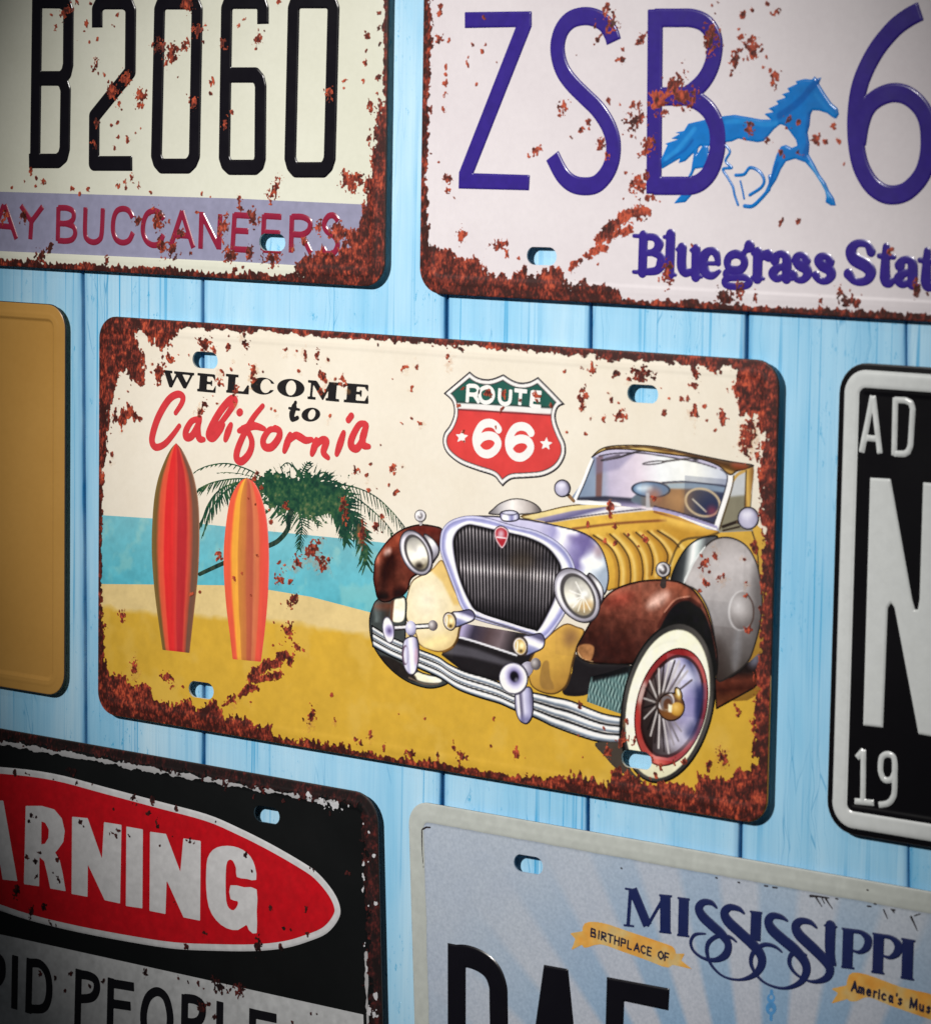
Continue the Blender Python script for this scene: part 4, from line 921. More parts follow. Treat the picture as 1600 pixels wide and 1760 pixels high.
hood = spoly(PX((893, 888), (935, 878), (980, 868), (1050, 864), (1120, 870), (1180, 888), (1236, 910), (1216, 922), (1172, 930), (1152, 968), (1142, 1002), (1060, 1012), (1040, 1012), (1000, 960), (940, 905)), 4)
rear = spoly(PX((1160, 930), (1236, 905), (1300, 902), (1318, 960), (1318, 1170), (1240, 1200), (1160, 1100)), 4)
val_l = spoly(D1((400, 900), (450, 780), (600, 700), (690, 610), (740, 700), (800, 860), (900, 1030), (850, 1200), (832, 1290), (780, 1370), (690, 1406), (600, 1392), (500, 1340), (470, 1250), (400, 1150), (380, 1030)), 4)
val_r = spoly(D3((130, 650), (250, 555), (330, 570), (380, 600), (335, 700), (305, 800), (292, 870), (260, 950), (190, 996), (100, 980), (40, 930), (30, 830), (60, 740)), 4)
fen_l = spoly(D1((110, 700), (120, 610), (170, 520), (260, 410), (350, 348), (430, 318), (520, 303), (620, 315), (700, 345), (690, 450), (650, 600), (560, 700), (440, 770), (405, 870), (350, 930), (290, 948), (250, 972), (190, 976), (140, 940), (120, 860), (105, 780)), 4)
tyre_l = spoly(D4((120, 40), (78, 110), (58, 200), (72, 340), (120, 440), (200, 540), (300, 622), (400, 670), (500, 692), (590, 676), (640, 640), (560, 600), (420, 560), (330, 440), (330, 200), (330, 40), (240, 0)), 4)
under = un(spoly(D3((310, 740), (420, 800), (640, 800), (660, 860), (600, 900), (430, 900), (400, 995), (270, 1005), (240, 960), (300, 860)), 4), poly(D1((830, 1150), (1500, 1260), (1500, 1500), (1420, 1660), (1200, 1660), (1000, 1620), (860, 1560), (690, 1430))))
fen_r = spoly(D3((470, 440), (520, 370), (600, 320), (720, 285), (850, 274), (960, 285), (1050, 328), (1110, 400), (1150, 480), (1190, 620), (1215, 760), (1200, 880), (1100, 700), (900, 680), (760, 760), (680, 810), (500, 808), (400, 795), (340, 762), (328, 700), (370, 620), (420, 530)), 4)
spare = spoly(D3((1000, 300), (1050, 180), (1130, 70), (1200, 18), (1290, 10), (1380, 50), (1440, 130), (1478, 240), (1496, 400), (1482, 560), (1445, 700), (1400, 800), (1300, 880), (1205, 905), (1190, 650), (1150, 470), (1080, 350)), 4)
spare_b = spoly(D3((920, 290), (950, 180), (1020, 70), (1110, 12), (1215, 2), (1180, 60), (1100, 160), (1030, 300)), 4)
board_ = poly(D3((1190, 890), (1300, 880), (1400, 800), (1470, 740), (1520, 800), (1500, 900), (1440, 960), (1200, 1092)))
tread = poly(D3((420, 885), (520, 860), (680, 810), (640, 960), (612, 1120), (500, 1080), (392, 1040)))
glass = spoly(D2((468, 175), (520, 118), (600, 92), (760, 88), (900, 100), (1100, 145), (1250, 190), (1318, 240), (1318, 310), (1290, 430), (1235, 600), (1000, 515), (850, 478), (620, 448), (358, 432), (410, 320)), 3)
wind_s = poly(D2((1310, 250), (1440, 202), (1445, 240), (1425, 480), (1440, 600), (1235, 610), (1240, 560)))
roof = spoly(D2((470, 165), (520, 112), (600, 88), (760, 84), (900, 98), (1100, 140), (1300, 180), (1445, 204), (1400, 232), (1345, 245), (1300, 268), (1230, 212), (1100, 168), (900, 140), (700, 116), (560, 120)), 4)
cowl = spoly(PX((800, 888), (840, 886), (880, 889), (917, 894), (960, 903), (1001, 914), (1024, 929), (1038, 950), (1046, 980), (1046, 1003), (1036, 1024), (1010, 1005), (975, 985), (950, 935), (880, 905)), 4)
c_all = un(hood, rear, val_l, val_r, fen_l, tyre_l, under, fen_r, spare, spare_b, board_, tread, glass, wind_s, roof, cowl)
p4.emboss(c_all, .12, 1.6)

# body: everything yellow and the dark underside, one silhouette
car = p4.part('car_picture', un(rear, under, val_l, val_r, hood), YEL, [
    (rear, g(PX, (1240, 900), (1300, 1180), (0, (216, 172, 66)), (1, (150, 110, 40))), .2),
    line(PX, [(1290, 905), (1303, 960), (1306, 1080)], .4),
    (under, (34, 30, 34), .25),
    (poly(D1((840, 1195), (960, 1120), (1100, 1130), (1340, 1225), (1330, 1330), (1330, 1425), (1000, 1330), (835, 1260))), g(D1, (900, 1150), (1300, 1380), (0, (170, 160, 200)), (.2, (60, 54, 74)), (.5, (88, 70, 74)), (.75, (120, 104, 110)), (1, (46, 40, 44))), .25),
    line(D1, [(830, 1272), (1000, 1320), (1340, 1432)], .6, (236, 236, 244)),
    (poly(D1((800, 1330), (1000, 1380), (1300, 1490), (1230, 1520), (950, 1450), (720, 1420))), (120, 118, 130), .9, .55),
    (val_l, rgrad(D1((560, 960)), 24, (0, (240, 230, 204)), (.45, (236, 220, 178)), (1, (216, 178, 104))), .25), rim(val_l, .35, (120, 84, 40)),
    (poly(D1((600, 700), (690, 610), (740, 700), (860, 1000), (800, 1000), (700, 800))), (224, 182, 92), .8, .7),
    glow(D1, 640, 1320, 120, 45, -20, (248, 228, 160), .9), line(D1, [(480, 1330), (560, 1380), (690, 1402), (790, 1360)], .5, (140, 98, 44)),
    (val_r, g(D3, (100, 620), (250, 980), (0, (226, 176, 76)), (.5, (206, 160, 66)), (1, (168, 122, 52))), .25), rim(val_r, .35, (110, 76, 38)),
    (spoly(D3((100, 900), (120, 800), (155, 790), (165, 880), (190, 960), (120, 960))), (150, 112, 56), .35, .8), glow(D3, 295, 640, 50, 60, 0, (140, 100, 66), .8),
    (hood, g(PX, (960, 870), (1100, 1010), (0, (222, 184, 84)), (.35, (226, 182, 72)), (.7, (214, 166, 60)), (1, (196, 144, 46))), .2),
    (poly(D2((40, 515), (350, 450), (590, 425), (620, 455), (420, 505), (200, 548))), (226, 206, 140), .3), (poly(D2((130, 532), (360, 480), (600, 450), (840, 455), (850, 475), (500, 510), (230, 552))), g(D2, (500, 440), (520, 530), (0, (150, 140, 176)), (.35, (104, 100, 146)), (.6, (236, 234, 236)), (1, (206, 204, 212))), .25),
    line(D2, [(200, 548), (520, 500), (840, 462)], .3, (70, 60, 80)), line(D2, [(60, 512), (350, 448), (590, 428)], .3, (120, 84, 40)),
    line(D2, [(360, 588), (620, 556), (920, 536)], .7, (120, 62, 40), .35, .8), line(D2, [(850, 485), (1000, 530), (1215, 592)], .6, (140, 84, 46)), glow(D2, 1050, 560, 160, 26, 12, (240, 196, 90), .8)]
    + [op for L in ([(1020, 920), (1045, 937), (1058, 955), (1064, 980), (1063, 1010)], [(1048, 918), (1066, 935), (1080, 958), (1084, 985), (1083, 1002)], [(1072, 917), (1090, 935), (1101, 955), (1105, 980), (1104, 1000)],
                    [(1093, 915), (1112, 933), (1121, 955), (1122, 975), (1120, 988)], [(1113, 913), (1135, 932), (1147, 952), (1146, 968)], [(1130, 912), (1155, 928), (1167, 940)])
       for op in ((stroke(spl(PX(*[(x+7, y+2) for x, y in L])), 1.2), (250, 226, 150), .7, .55), (stroke(spl(PX(*[(x-4, y+1) for x, y in L])), 1.2), (170, 118, 40), .6, .65), line(PX, L, .5, (60, 40, 24)))]
    + [rim(hood, .3, (80, 60, 40), .6)], lift=.07, noise=.05, tone=(1.10, .88), label='yellow vintage convertible car')

def cpart(name, sh, base, ops=(), lift=.1, emb=None, bev=.8, noise=.04, material=None, **kw):
    return p4.part(name, sh, base, ops, None, parent=car, tone=(1.28, .70), lift=lift, emb=emb*.3 if emb else None, bev=bev, noise=noise, **kw)
# far spare cover behind the radiator
dome = spoly(D1((1100, 220), (1140, 165), (1200, 118), (1300, 84), (1400, 88), (1500, 128), (1552, 190), (1500, 215), (1300, 225)), 4)
cpart('spare_wheel_cover', dome, g(D1, (1110, 200), (1550, 150), (0, (110, 104, 110)), (.2, (176, 172, 176)), (.45, (226, 220, 216)), (.8, (170, 160, 156)), (1, (96, 88, 88))), [rim(dome, .3, (70, 62, 62))], lift=.075)
# windscreen and cabin
cab = cpart('windscreen', un(glass, wind_s), (190, 184, 204), [
    (glass, g(D2, (420, 300), (1280, 300), (0, (120, 140, 168)), (.12, (132, 150, 176)), (.2, (176, 166, 194)), (.4, (204, 190, 206)), (.55, (214, 218, 222)), (.8, (218, 220, 214)), (1, (176, 184, 204))), .2),
    (poly(D2((505, 150), (545, 150), (535, 400), (500, 400))), (128, 82, 74), .5, .85), (poly(D2((480, 160), (740, 130), (640, 230), (500, 260))), (120, 116, 160), .9, .45),
    (poly(D2((380, 400), (560, 392), (740, 405), (740, 440), (380, 425))), (52, 54, 72), .45, .9),
    (spoly(D2((860, 318), (1000, 306), (1150, 316), (1290, 335), (1275, 430), (1200, 565), (1000, 500), (850, 462), (740, 440), (720, 400))), g(D2, (760, 400), (1250, 440), (0, (96, 112, 128)), (.25, (140, 104, 76)), (.5, (160, 116, 74)), (.7, (96, 88, 92)), (1, (64, 70, 100))), .35),
    (spoly(D2((900, 318), (1100, 312), (1285, 338), (1275, 370), (1100, 350), (920, 345))), (150, 176, 196), .5, .9),
    glow(D2, 830, 352, 112, 46, 3, (92, 124, 164), 1, .3), (diff(ell(D2, 830, 352, 118, 50, 3), ell(D2, 830, 352, 106, 41, 3)), (54, 62, 84), .22), glow(D2, 790, 345, 46, 22, 0, (196, 216, 230), .9), glow(D2, 850, 385, 40, 40, 0, (190, 110, 74), .7),
    glow(D2, 1190, 460, 84, 80, 20, (44, 56, 96), .9), (diff(ell(D2, 1140, 430, 112, 86, 20), ell(D2, 1140, 430, 98, 73, 20)), (188, 166, 130), .25), line(D2, [(1080, 410), (1160, 485)], .35, (200, 190, 170)), glow(D2, 1195, 480, 26, 26, 0, (150, 60, 80), .8),
    line(D2, [(900, 312), (1050, 306), (1280, 334)], .4, (74, 78, 98)), (poly(D2((800, 372), (820, 372), (826, 462), (800, 462))), (170, 170, 176), .3, .9),
    glow(D2, 640, 440, 130, 16, 3, (126, 118, 160), .9), glow(D2, 980, 410, 60, 40, 20, (190, 140, 86), .5),
    (wind_s, (176, 180, 184), .2), (poly(D2((1270, 400), (1440, 380), (1440, 600), (1235, 610))), (120, 112, 84), .6, .8), (poly(D2((1395, 230), (1440, 205), (1446, 240), (1420, 470), (1388, 470))), g(D2, (1385, 350), (1440, 350), (0, (120, 76, 36)), (.4, (216, 172, 74)), (1, (150, 104, 44))), .2),
    line(D2, [(1320, 300), (1350, 262), (1400, 236)], .9, (196, 150, 60)), line(D2, [(1400, 240), (1392, 450)], .25), line(D2, [(1260, 575), (1345, 545)], .9, (52, 40, 34)), line(D2, [(1262, 598), (1360, 575)], .5, (60, 46, 36)),
    line(D2, [(474, 176), (418, 320), (372, 424)], 1.15, (236, 236, 240)), line(D2, [(488, 178), (432, 320), (390, 412)], .35, (52, 56, 70)),
    line(D2, [(1262, 222), (1302, 262), (1300, 320), (1268, 430), (1222, 570)], 1.5, (244, 240, 242)), line(D2, [(1240, 226), (1284, 262), (1282, 320), (1250, 430), (1206, 560)], .35, (60, 60, 78)), line(D2, [(1324, 270), (1320, 320), (1290, 430), (1240, 590)], .4, (90, 70, 40)),
    line(D2, [(362, 426), (470, 432), (600, 440), (640, 446)], 1.2, (240, 238, 238)), line(D2, [(850, 468), (1000, 505), (1218, 580)], 1.2, (150, 142, 190)), line(D2, [(850, 452), (1000, 490), (1210, 556)], .3, (60, 54, 74)), line(D2, [(1000, 515), (1218, 590)], .5, (230, 228, 236)),
    line(D2, [(500, 150), (600, 128), (760, 124), (900, 142), (1100, 176), (1240, 222)], 1.0, (176, 170, 200)), line(D2, [(520, 152), (620, 136), (760, 134), (900, 152), (1100, 188), (1220, 224)], .3, (66, 60, 74)),
    line(D2, [(535, 178), (640, 160), (700, 140), (800, 112)], .55, (62, 56, 60)), line(D2, [(560, 172), (640, 150)], .9, (96, 88, 104), .3, .8), (diff(ell(D2, 850, 192, 72, 12, -6), ell(D2, 850, 192, 58, 5, -6)), (66, 60, 66), .2), line(D2, [(900, 186), (1010, 172), (1100, 165)], .5, (90, 84, 84)), glow(D2, 1098, 168, 14, 14, 0, (46, 40, 40)), glow(D2, 790, 112, 14, 12, 0, (60, 50, 48))],
    lift=.085, noise=.03)
cpart('roof_rail', roof, g(D2, (900, 90), (890, 140), (0, (110, 74, 36)), (.3, (196, 150, 70)), (.55, (150, 108, 48)), (1, (214, 180, 96))), [rim(roof, .35, (70, 50, 34)), line(D2, [(560, 106), (760, 98), (900, 114), (1100, 152), (1300, 208)], .4, (92, 60, 32)), glow(D2, 1360, 212, 50, 18, 10, (170, 70, 40), .8)], lift=.11)
for nm, cx, cy, rx, ry in (('mirror', 300, 345, 50, 54), ('mirror', 1412, 524, 64, 70)):
    e = ell(D2, cx, cy, rx, ry)
    arm = stroke(D2((330, 380), (368, 420)), 1.3) if cx < 500 else stroke(D2((1350, 548), (1365, 552)), 1.)
    cpart(nm, un(e, arm), (150, 110, 70), [(e, rgrad(D2((cx-8, cy+8)), 6.0 if cx > 500 else 4.6, (0, (186, 184, 210)), (.55, (160, 158, 188)), (.8, (104, 98, 124)), (1, (48, 42, 54))), .2),
          glow(D2, cx-rx*.1, cy-ry*.35, rx*.5, ry*.3, 0, (232, 232, 242), .55), rim(e, .35, (58, 52, 60))], lift=.13, emb=.15)
# spare wheel on the near side
cpart('spare_tyre', spare_b, g(D3, (940, 150), (1120, 200), (0, (36, 38, 44)), (.35, (70, 76, 80)), (.6, (230, 236, 234)), (.78, (176, 190, 190)), (1, (90, 92, 96))), [rim(spare_b, .4, (40, 38, 40))], lift=.095)
sp = cpart('spare_wheel_cover', spare, g(D3, (1150, 60), (1330, 900), (0, (150, 142, 140)), (.2, (176, 170, 170)), (.5, (150, 146, 148)), (.75, (112, 106, 106)), (1, (74, 66, 62))), [
    glow(D3, 1300, 160, 150, 120, 0, (190, 184, 186), .6), glow(D3, 1470, 480, 50, 330, 0, (92, 86, 86), .75), glow(D3, 1210, 800, 60, 160, 0, (58, 44, 40), .6), glow(D3, 1330, 720, 26, 130, 5, (132, 132, 138), .6),
    (ell(D3, 1358, 472, 74, 118, 4), rgrad(D3((1340, 440)), 9, (0, (196, 192, 194)), (.5, (146, 140, 140)), (1, (92, 84, 84))), .3), (diff(ell(D3, 1358, 472, 80, 124, 4), ell(D3, 1366, 470, 76, 122, 4)), (226, 226, 230), .4, .55), line(D3, [(1396, 365), (1432, 430), (1434, 520), (1400, 590)], .5, (90, 70, 64)),
    rim(spare, .4, (70, 62, 60)), line(D3, [(1130, 72), (1060, 170), (1000, 296)], .8, (206, 212, 212))], lift=.1, noise=.06)
cpart('running_board', board_, g(D3, (1300, 860), (1320, 1030), (0, (44, 28, 24)), (.3, (110, 52, 36)), (.6, (84, 40, 28)), (1, (120, 66, 40))), [rim(board_, .4, (40, 26, 22)), glow(D3, 1450, 770, 40, 60, 30, (120, 126, 150), .8)], lift=.092, noise=.2)
# far fender and wheel
cpart('wheel', tyre_l, (74, 80, 80), [
    (poly(D1((70, 960), (200, 980), (260, 990), (230, 1150), (90, 1150))), g(D1, (70, 1050), (270, 1050), (0, (44, 48, 50)), (.3, (100, 110, 110)), (.6, (64, 66, 66)), (1, (90, 60, 48))), .4),
    (spoly(D1((290, 960), (340, 945), (375, 950), (380, 1040), (362, 1135), (280, 1140), (275, 1040))), (242, 234, 204), .25), (poly(D1((262, 960), (290, 958), (275, 1140), (250, 1140))), (120, 70, 50), .4, .8),
    (spoly(D4((380, 590), (450, 570), (575, 622), (570, 645), (480, 645), (410, 625))), (240, 228, 196), .25), (spoly(D4((130, 450), (250, 480), (380, 580), (400, 640), (300, 610), (200, 530))), (52, 44, 42), .5, .9), line(D4, [(120, 450), (210, 552), (330, 640), (480, 690), (600, 675)], .7, (38, 30, 30)), rim(tyre_l, .4, (48, 44, 46)),
    line(D4, [(350, 610), (460, 655), (560, 655)], .4, (120, 100, 84)), glow(D1, 190, 1010, 80, 30, 0, (150, 80, 56), .6)], lift=.08, noise=.12)
cpart('fender', fen_l, BR1, [
    (fen_l, g(D1, (110, 650), (480, 620), (0, (126, 54, 40)), (.12, (212, 116, 88)), (.28, (150, 68, 48)), (.45, (66, 30, 26)), (.7, (134, 62, 46)), (1, (98, 44, 36))), .2),
    glow(D1, 300, 450, 120, 60, -45, (190, 80, 50), .7), glow(D1, 232, 545, 40, 26, -60, (238, 190, 176), .95), glow(D1, 210, 740, 70, 170, 10, (44, 20, 18), .85), glow(D1, 560, 345, 120, 34, 6, (128, 44, 34), .9), glow(D1, 320, 800, 60, 110, 0, (120, 58, 42), .7),
    glow(D1, 190, 930, 60, 44, 0, (26, 18, 20), .9), glow(D1, 340, 890, 60, 40, -30, (44, 20, 20), .8), rim(fen_l, .4, (52, 26, 24))], lift=.105, emb=.12, bev=1.6, noise=.2)
# near fender
well = spoly(D3((800, 690), (860, 560), (900, 470), (960, 415), (1020, 402), (1080, 425), (1135, 500), (1175, 610), (1205, 780), (1200, 870), (1100, 700), (950, 640)), 4)
cpart('fender', fen_r, BR1, [
    (fen_r, g(D3, (760, 290), (620, 800), (0, (144, 78, 58)), (.3, (138, 72, 54)), (.6, (112, 58, 44)), (1, (68, 36, 30))), .2),
    glow(D3, 840, 405, 80, 34, -35, (226, 180, 164), .9), glow(D3, 640, 335, 150, 26, -20, (190, 110, 84), .6), glow(D3, 985, 330, 110, 40, 25, (150, 76, 52), .8), glow(D3, 560, 700, 170, 90, 0, (74, 32, 26), .7), glow(D3, 600, 400, 90, 50, -20, (176, 60, 46), .5),
    (spoly(D3((330, 710), (380, 680), (440, 700), (420, 785), (370, 775))), (186, 124, 70), .35, .9), line(D3, [(335, 730), (370, 775), (430, 792)], .45, (240, 190, 130)),
    (well, (30, 26, 34), .3), line(D3, [(845, 570), (900, 470), (960, 412), (1030, 398), (1100, 440)], 1.2, (96, 44, 34), .4), line(D3, [(880, 480), (950, 402), (1040, 382)], .4, (190, 120, 96)), rim(fen_r, .45, (48, 24, 22))], lift=.115, emb=.15, bev=1.8, noise=.26)
# tread seen under the fender
def treadc(X, Z):
    a = np.sin(X*4.6+np.sin(Z*1.3)*1.3); b_ = np.sin(X*3.7-Z*1.9)
    return ramp(a*.3+b_*.2+.5, [(0, (44, 66, 70)), (.5, (92, 130, 130)), (1, (142, 176, 172))])
cpart('tyre_tread', tread, treadc, [(poly(D3((420, 860), (680, 800), (660, 860), (430, 915))), (24, 24, 30), .8, .95)], lift=.09)

# radiator: chrome cowl, ring, grille
cw = cpart('radiator_shell', cowl, g(D2, (180, 545), (560, 800), (0, (186, 182, 218)), (.2, (150, 146, 200)), (.35, (236, 236, 244)), (.5, (150, 142, 196)), (.66, (108, 98, 162)), (.8, (226, 232, 240)), (1, (150, 168, 190))), [
    glow(D2, 420, 660, 90, 40, 30, (110, 96, 160), .8), glow(D2, 330, 590, 70, 24, 20, (244, 244, 248), .9), glow(D2, 480, 790, 70, 30, 10, (240, 244, 246), .9), glow(D2, 520, 720, 30, 40, 0, (150, 110, 120), .6), rim(cowl, .4, (62, 56, 74)), line(D2, [(0, 520), (130, 540), (280, 570), (420, 612), (502, 662), (552, 732), (578, 835)], .4, (62, 54, 70))], lift=.12, emb=.1)
ringo = PX((756, 930), (760, 910), (772, 896), (792, 888), (812, 886), (840, 890), (880, 902), (923, 912), (960, 932), (981, 956), (990, 985), (984, 1020), (968, 1060), (938, 1098), (918, 1094), (870, 1080), (814, 1064), (794, 1046), (780, 1012), (767, 978), (757, 950))
ringi = PX((780, 926), (788, 911), (804, 902), (820, 904), (846, 910), (880, 917), (910, 925), (938, 939), (956, 959), (964, 980), (956, 1014), (949, 1038), (927, 1080), (916, 1083), (870, 1069), (822, 1052), (806, 1032), (792, 1000), (784, 970), (780, 944))
ring = spoly(ringo, 4); hole = spoly(ringi, 4)
def ringcol(X, Z):
    a = ring(X, Z); b_ = -hole(X, Z); t = a/np.maximum(a+b_, .05)
    C = ramp(t, [(0, (70, 66, 92)), (.12, (150, 150, 190)), (.3, (196, 196, 226)), (.42, (132, 134, 192)), (.55, (150, 152, 206)), (.7, (244, 244, 250)), (.86, (220, 222, 236)), (.96, (120, 116, 140)), (1, (70, 64, 76))])
    return C*(1+.16*(fbm(X, Z, 14, 9)-.5))[:, None]
cpart('radiator_frame', diff(ring, hole), ringcol, [line(D1, [(1010, 1070), (1250, 1150), (1490, 1222)], 1.0, (206, 204, 214)), line(D1, [(990, 1100), (1250, 1185), (1480, 1255)], .5, (90, 86, 100))], lift=.15, emb=.22, bev=1.0, material=M_GLOSS)
def grillec(X, Z):
    # upright bars, brightest across the middle
    q = mm_px(X, Z); x, y = q[:, 0], q[:, 1]
    xx = x+.06*(y-980)*(x-870)/120
    s_ = .5+.5*np.cos(2*math.pi*xx/5.7)
    l = np.interp(y-.10*(x-870), [895, 915, 935, 955, 970, 984, 996, 1012, 1030, 1050, 1085], [150, 170, 110, 84, 120, 232, 150, 128, 110, 62, 44])
    l = l*(.75+.5*fbm(X, Z, 9, 4))
    return np.array((30, 27, 33.))[None]+(s_**1.6*np.maximum(l-24, 8))[:, None]*np.array((1.0, .97, .97))[None]
def mm_px(X, Z):
    P_ = np.stack([X-CAM[0], Z-CAM[1], np.zeros(len(X))-CAM[2]], 1)@ROT.T
    return np.stack([FPX*P_[:, 0]/P_[:, 2]+CX, FPX*P_[:, 1]/P_[:, 2]+CY], 1)
cpart('grille', hole, grillec, [glow(D1, 1380, 620, 110, 80, 0, (112, 92, 62), .35), (Shape(hole.bb, lambda X, Z: 1.0-np.abs(hole(X, Z))), (26, 22, 28), .8, .8)], lift=.13, step=.25)
emb_ = spoly(D1((1165, 330), (1210, 315), (1262, 345), (1275, 400), (1250, 480), (1215, 520), (1175, 480), (1148, 420), (1145, 365)), 4)
cpart('badge', emb_, (232, 216, 222), [(inset(emb_, .75), (196, 38, 52), .25), glow(D1, 1205, 390, 26, 34, 0, (206, 190, 206), .8), line(D1, [(1170, 415), (1245, 425)], .35, (230, 220, 226)), rim(emb_, .3, (90, 60, 76))], lift=.18, emb=.1)
cap = un(spoly(D1((1195, 205), (1275, 180), (1350, 200), (1362, 262), (1300, 285), (1215, 275)), 4))
cpart('radiator_cap', cap, chrome(D1, (1195, 240), (1362, 240)), [(ell(D1, 1275, 202, 76, 26, 4), (196, 196, 220), .25), (diff(ell(D1, 1275, 202, 78, 28, 4), ell(D1, 1275, 200, 66, 19, 4)), (74, 72, 104), .2), glow(D1, 1240, 250, 22, 22, 0, (250, 250, 252)), rim(cap, .35, (62, 56, 80))], lift=.16, emb=.15)

# bumper: three chrome bars
bt = np.concatenate([np.array([(75, 222), (200, 298), (300, 345), (420, 400), (560, 455), (640, 508), (760, 562), (900, 602), (1000, 640), (1110, 690), (1250, 715), (1400, 745)])/4.2105+(620, 1020), np.array([(0, 462), (150, 490), (300, 550), (400, 586), (512, 606)])/4.+(940, 1080)])
bbm = np.concatenate([np.array([(82, 388), (200, 452), (300, 498), (450, 562), (580, 622), (700, 700), (850, 757), (1000, 802), (1110, 850), (1250, 902), (1350, 950)])/4.2105+(620, 1020), np.array([(20, 672), (150, 722), (300, 772), (400, 792), (506, 798)])/4.+(940, 1080)])
bt = spl(bt, n=5); bbm = spl(bbm, n=5)
bump_sh = poly(np.concatenate([mm(bt), mm(bbm)[::-1]]))
def bumpc(X, Z):
    q = mm_px(X, Z); t0 = np.interp(q[:, 0], bt[:, 0], bt[:, 1]); t1 = np.interp(q[:, 0], bbm[:, 0], bbm[:, 1])
    v = np.clip((q[:, 1]-t0)/np.maximum(t1-t0, 1), 0, 1)
    k = np.interp(v, [0, .36, .66, 1], [0, 1, 2, 3]) % 1.0
    C = ramp(k, [(0, (20, 18, 24)), (.10, (40, 40, 50)), (.16, (190, 194, 200)), (.26, (252, 252, 252)), (.44, (236, 238, 240)), (.56, (150, 164, 180)), (.74, (92, 104, 124)), (.84, (200, 198, 194)), (.92, (60, 56, 60)), (1, (20, 18, 24))])
    n = fbm(q[:, 0]/40., q[:, 1]/400., 1.0, 14)-.5
    return C*(1+.35*n)[:, None]
cpart('bumper', bump_sh, bumpc, [rim(bump_sh, .5, (34, 32, 38))], lift=.14, emb=.3, bev=1.2, noise=.03)

# near front wheel
tyre = poly(skel((833, 512), (320, 0), (75, -556), crop=D5)); wwall = poly(skel((830, 521), (280, 0), (75, -511), crop=D5))
redr = poly(skel((855, 542), (248, 0), (60, -408), crop=D5)); disc = poly(skel((862, 537), (205, 0), (55, -346), crop=D5))
tback = spoly(D5((330, 790), (510, 790), (540, 860), (580, 980), (660, 1060), (560, 1020), (470, 962), (400, 885)), 4)
wh = cpart('wheel', un(tyre, tback), (60, 58, 58), [
    (tback, (84, 74, 66), .3), (tyre, g(D5, (500, 500), (1170, 500), (0, (56, 54, 56)), (.08, (86, 84, 82)), (.5, (60, 58, 58)), (.93, (92, 88, 84)), (1, (44, 42, 42))), .25), rim(tyre, .5, (36, 34, 36)),
    (wwall, g(D5, (700, 100), (800, 1000), (0, (236, 234, 196)), (.6, (242, 238, 208)), (1, (214, 210, 172))), .25)], lift=.16, emb=.12, bev=1.2, noise=.04)
cpart('rim', redr, (188, 46, 46), [
    (redr, g(D5, (600, 560), (1110, 400), (0, (206, 70, 62)), (.1, (230, 110, 96)), (.3, (176, 40, 42)), (.8, (160, 36, 40)), (1, (196, 66, 60))), .25), glow(D5, 655, 440, 26, 70, 15, (246, 214, 206), .9), glow(D5, 630, 640, 22, 120, -8, (222, 48, 44), .9), rim(redr, .35, (110, 24, 28)),
    (disc, g(D5, (660, 560), (1085, 430), (0, (52, 40, 40)), (.25, (88, 78, 80)), (.5, (150, 142, 170)), (.64, (226, 224, 240)), (.78, (150, 146, 196)), (.9, (52, 58, 110)), (1, (150, 140, 180))), .25), rim(disc, .4, (70, 24, 28)),
    glow(D5, 960, 330, 90, 60, 40, (214, 216, 240), .8), glow(D5, 960, 560, 70, 120, 0, (112, 104, 168), .7), glow(D5, 900, 760, 110, 70, -20, (206, 202, 226), .8), glow(D5, 1050, 520, 26, 130, 8, (44, 52, 104), .9), glow(D5, 1000, 700, 40, 60, 30, (60, 64, 116), .8), glow(D5, 720, 640, 70, 150, 0, (64, 50, 50), .7), glow(D5, 760, 400, 80, 90, 0, (90, 74, 70), .7)]
    + [line(D5, [(800+52*math.cos(a), 520+62*math.sin(a)), (862+r1*205*math.cos(a)-r1*55*math.sin(a)*-0.0, 537+r1*330*math.sin(a))], wd, cl, .18, .95)
       for a, r1, wd, cl in [(math.radians(d), rr_, w_, c_) for d, rr_, w_, c_ in
       [(150, .95, .5, (40, 32, 34)), (165, .97, .5, (176, 170, 168)), (178, .95, .5, (40, 32, 34)), (190, .97, .5, (170, 164, 162)), (203, .95, .55, (48, 38, 38)), (215, .92, .6, (190, 184, 182)), (228, .92, .5, (52, 42, 42)), (240, .9, .6, (200, 194, 190)), (252, .9, .5, (56, 46, 48)), (263, .9, .65, (196, 190, 190)),
        (275, .95, .6, (70, 62, 66)), (284, .97, .7, (186, 180, 184)), (296, .95, .6, (110, 100, 106)), (305, .9, .7, (170, 164, 170)), (320, .85, .6, (96, 86, 92)), (140, .95, .6, (182, 176, 174)), (128, .96, .5, (52, 44, 46)), (118, .98, .65, (196, 190, 190)), (106, .98, .5, (60, 50, 54)), (97, .98, .65, (190, 184, 188)), (86, .8, .6, (150, 142, 150)), (74, .75, .6, (120, 112, 122)), (60, .6, .5, (140, 132, 142))]]]
    + [glow(D5, 815, 520, 70, 80, 0, (78, 62, 58), .9, .6)], lift=.2)
hub = un(ell(D5, 855, 540, 95, 100, 0), ell(D5, 905, 450, 26, 50, -20))
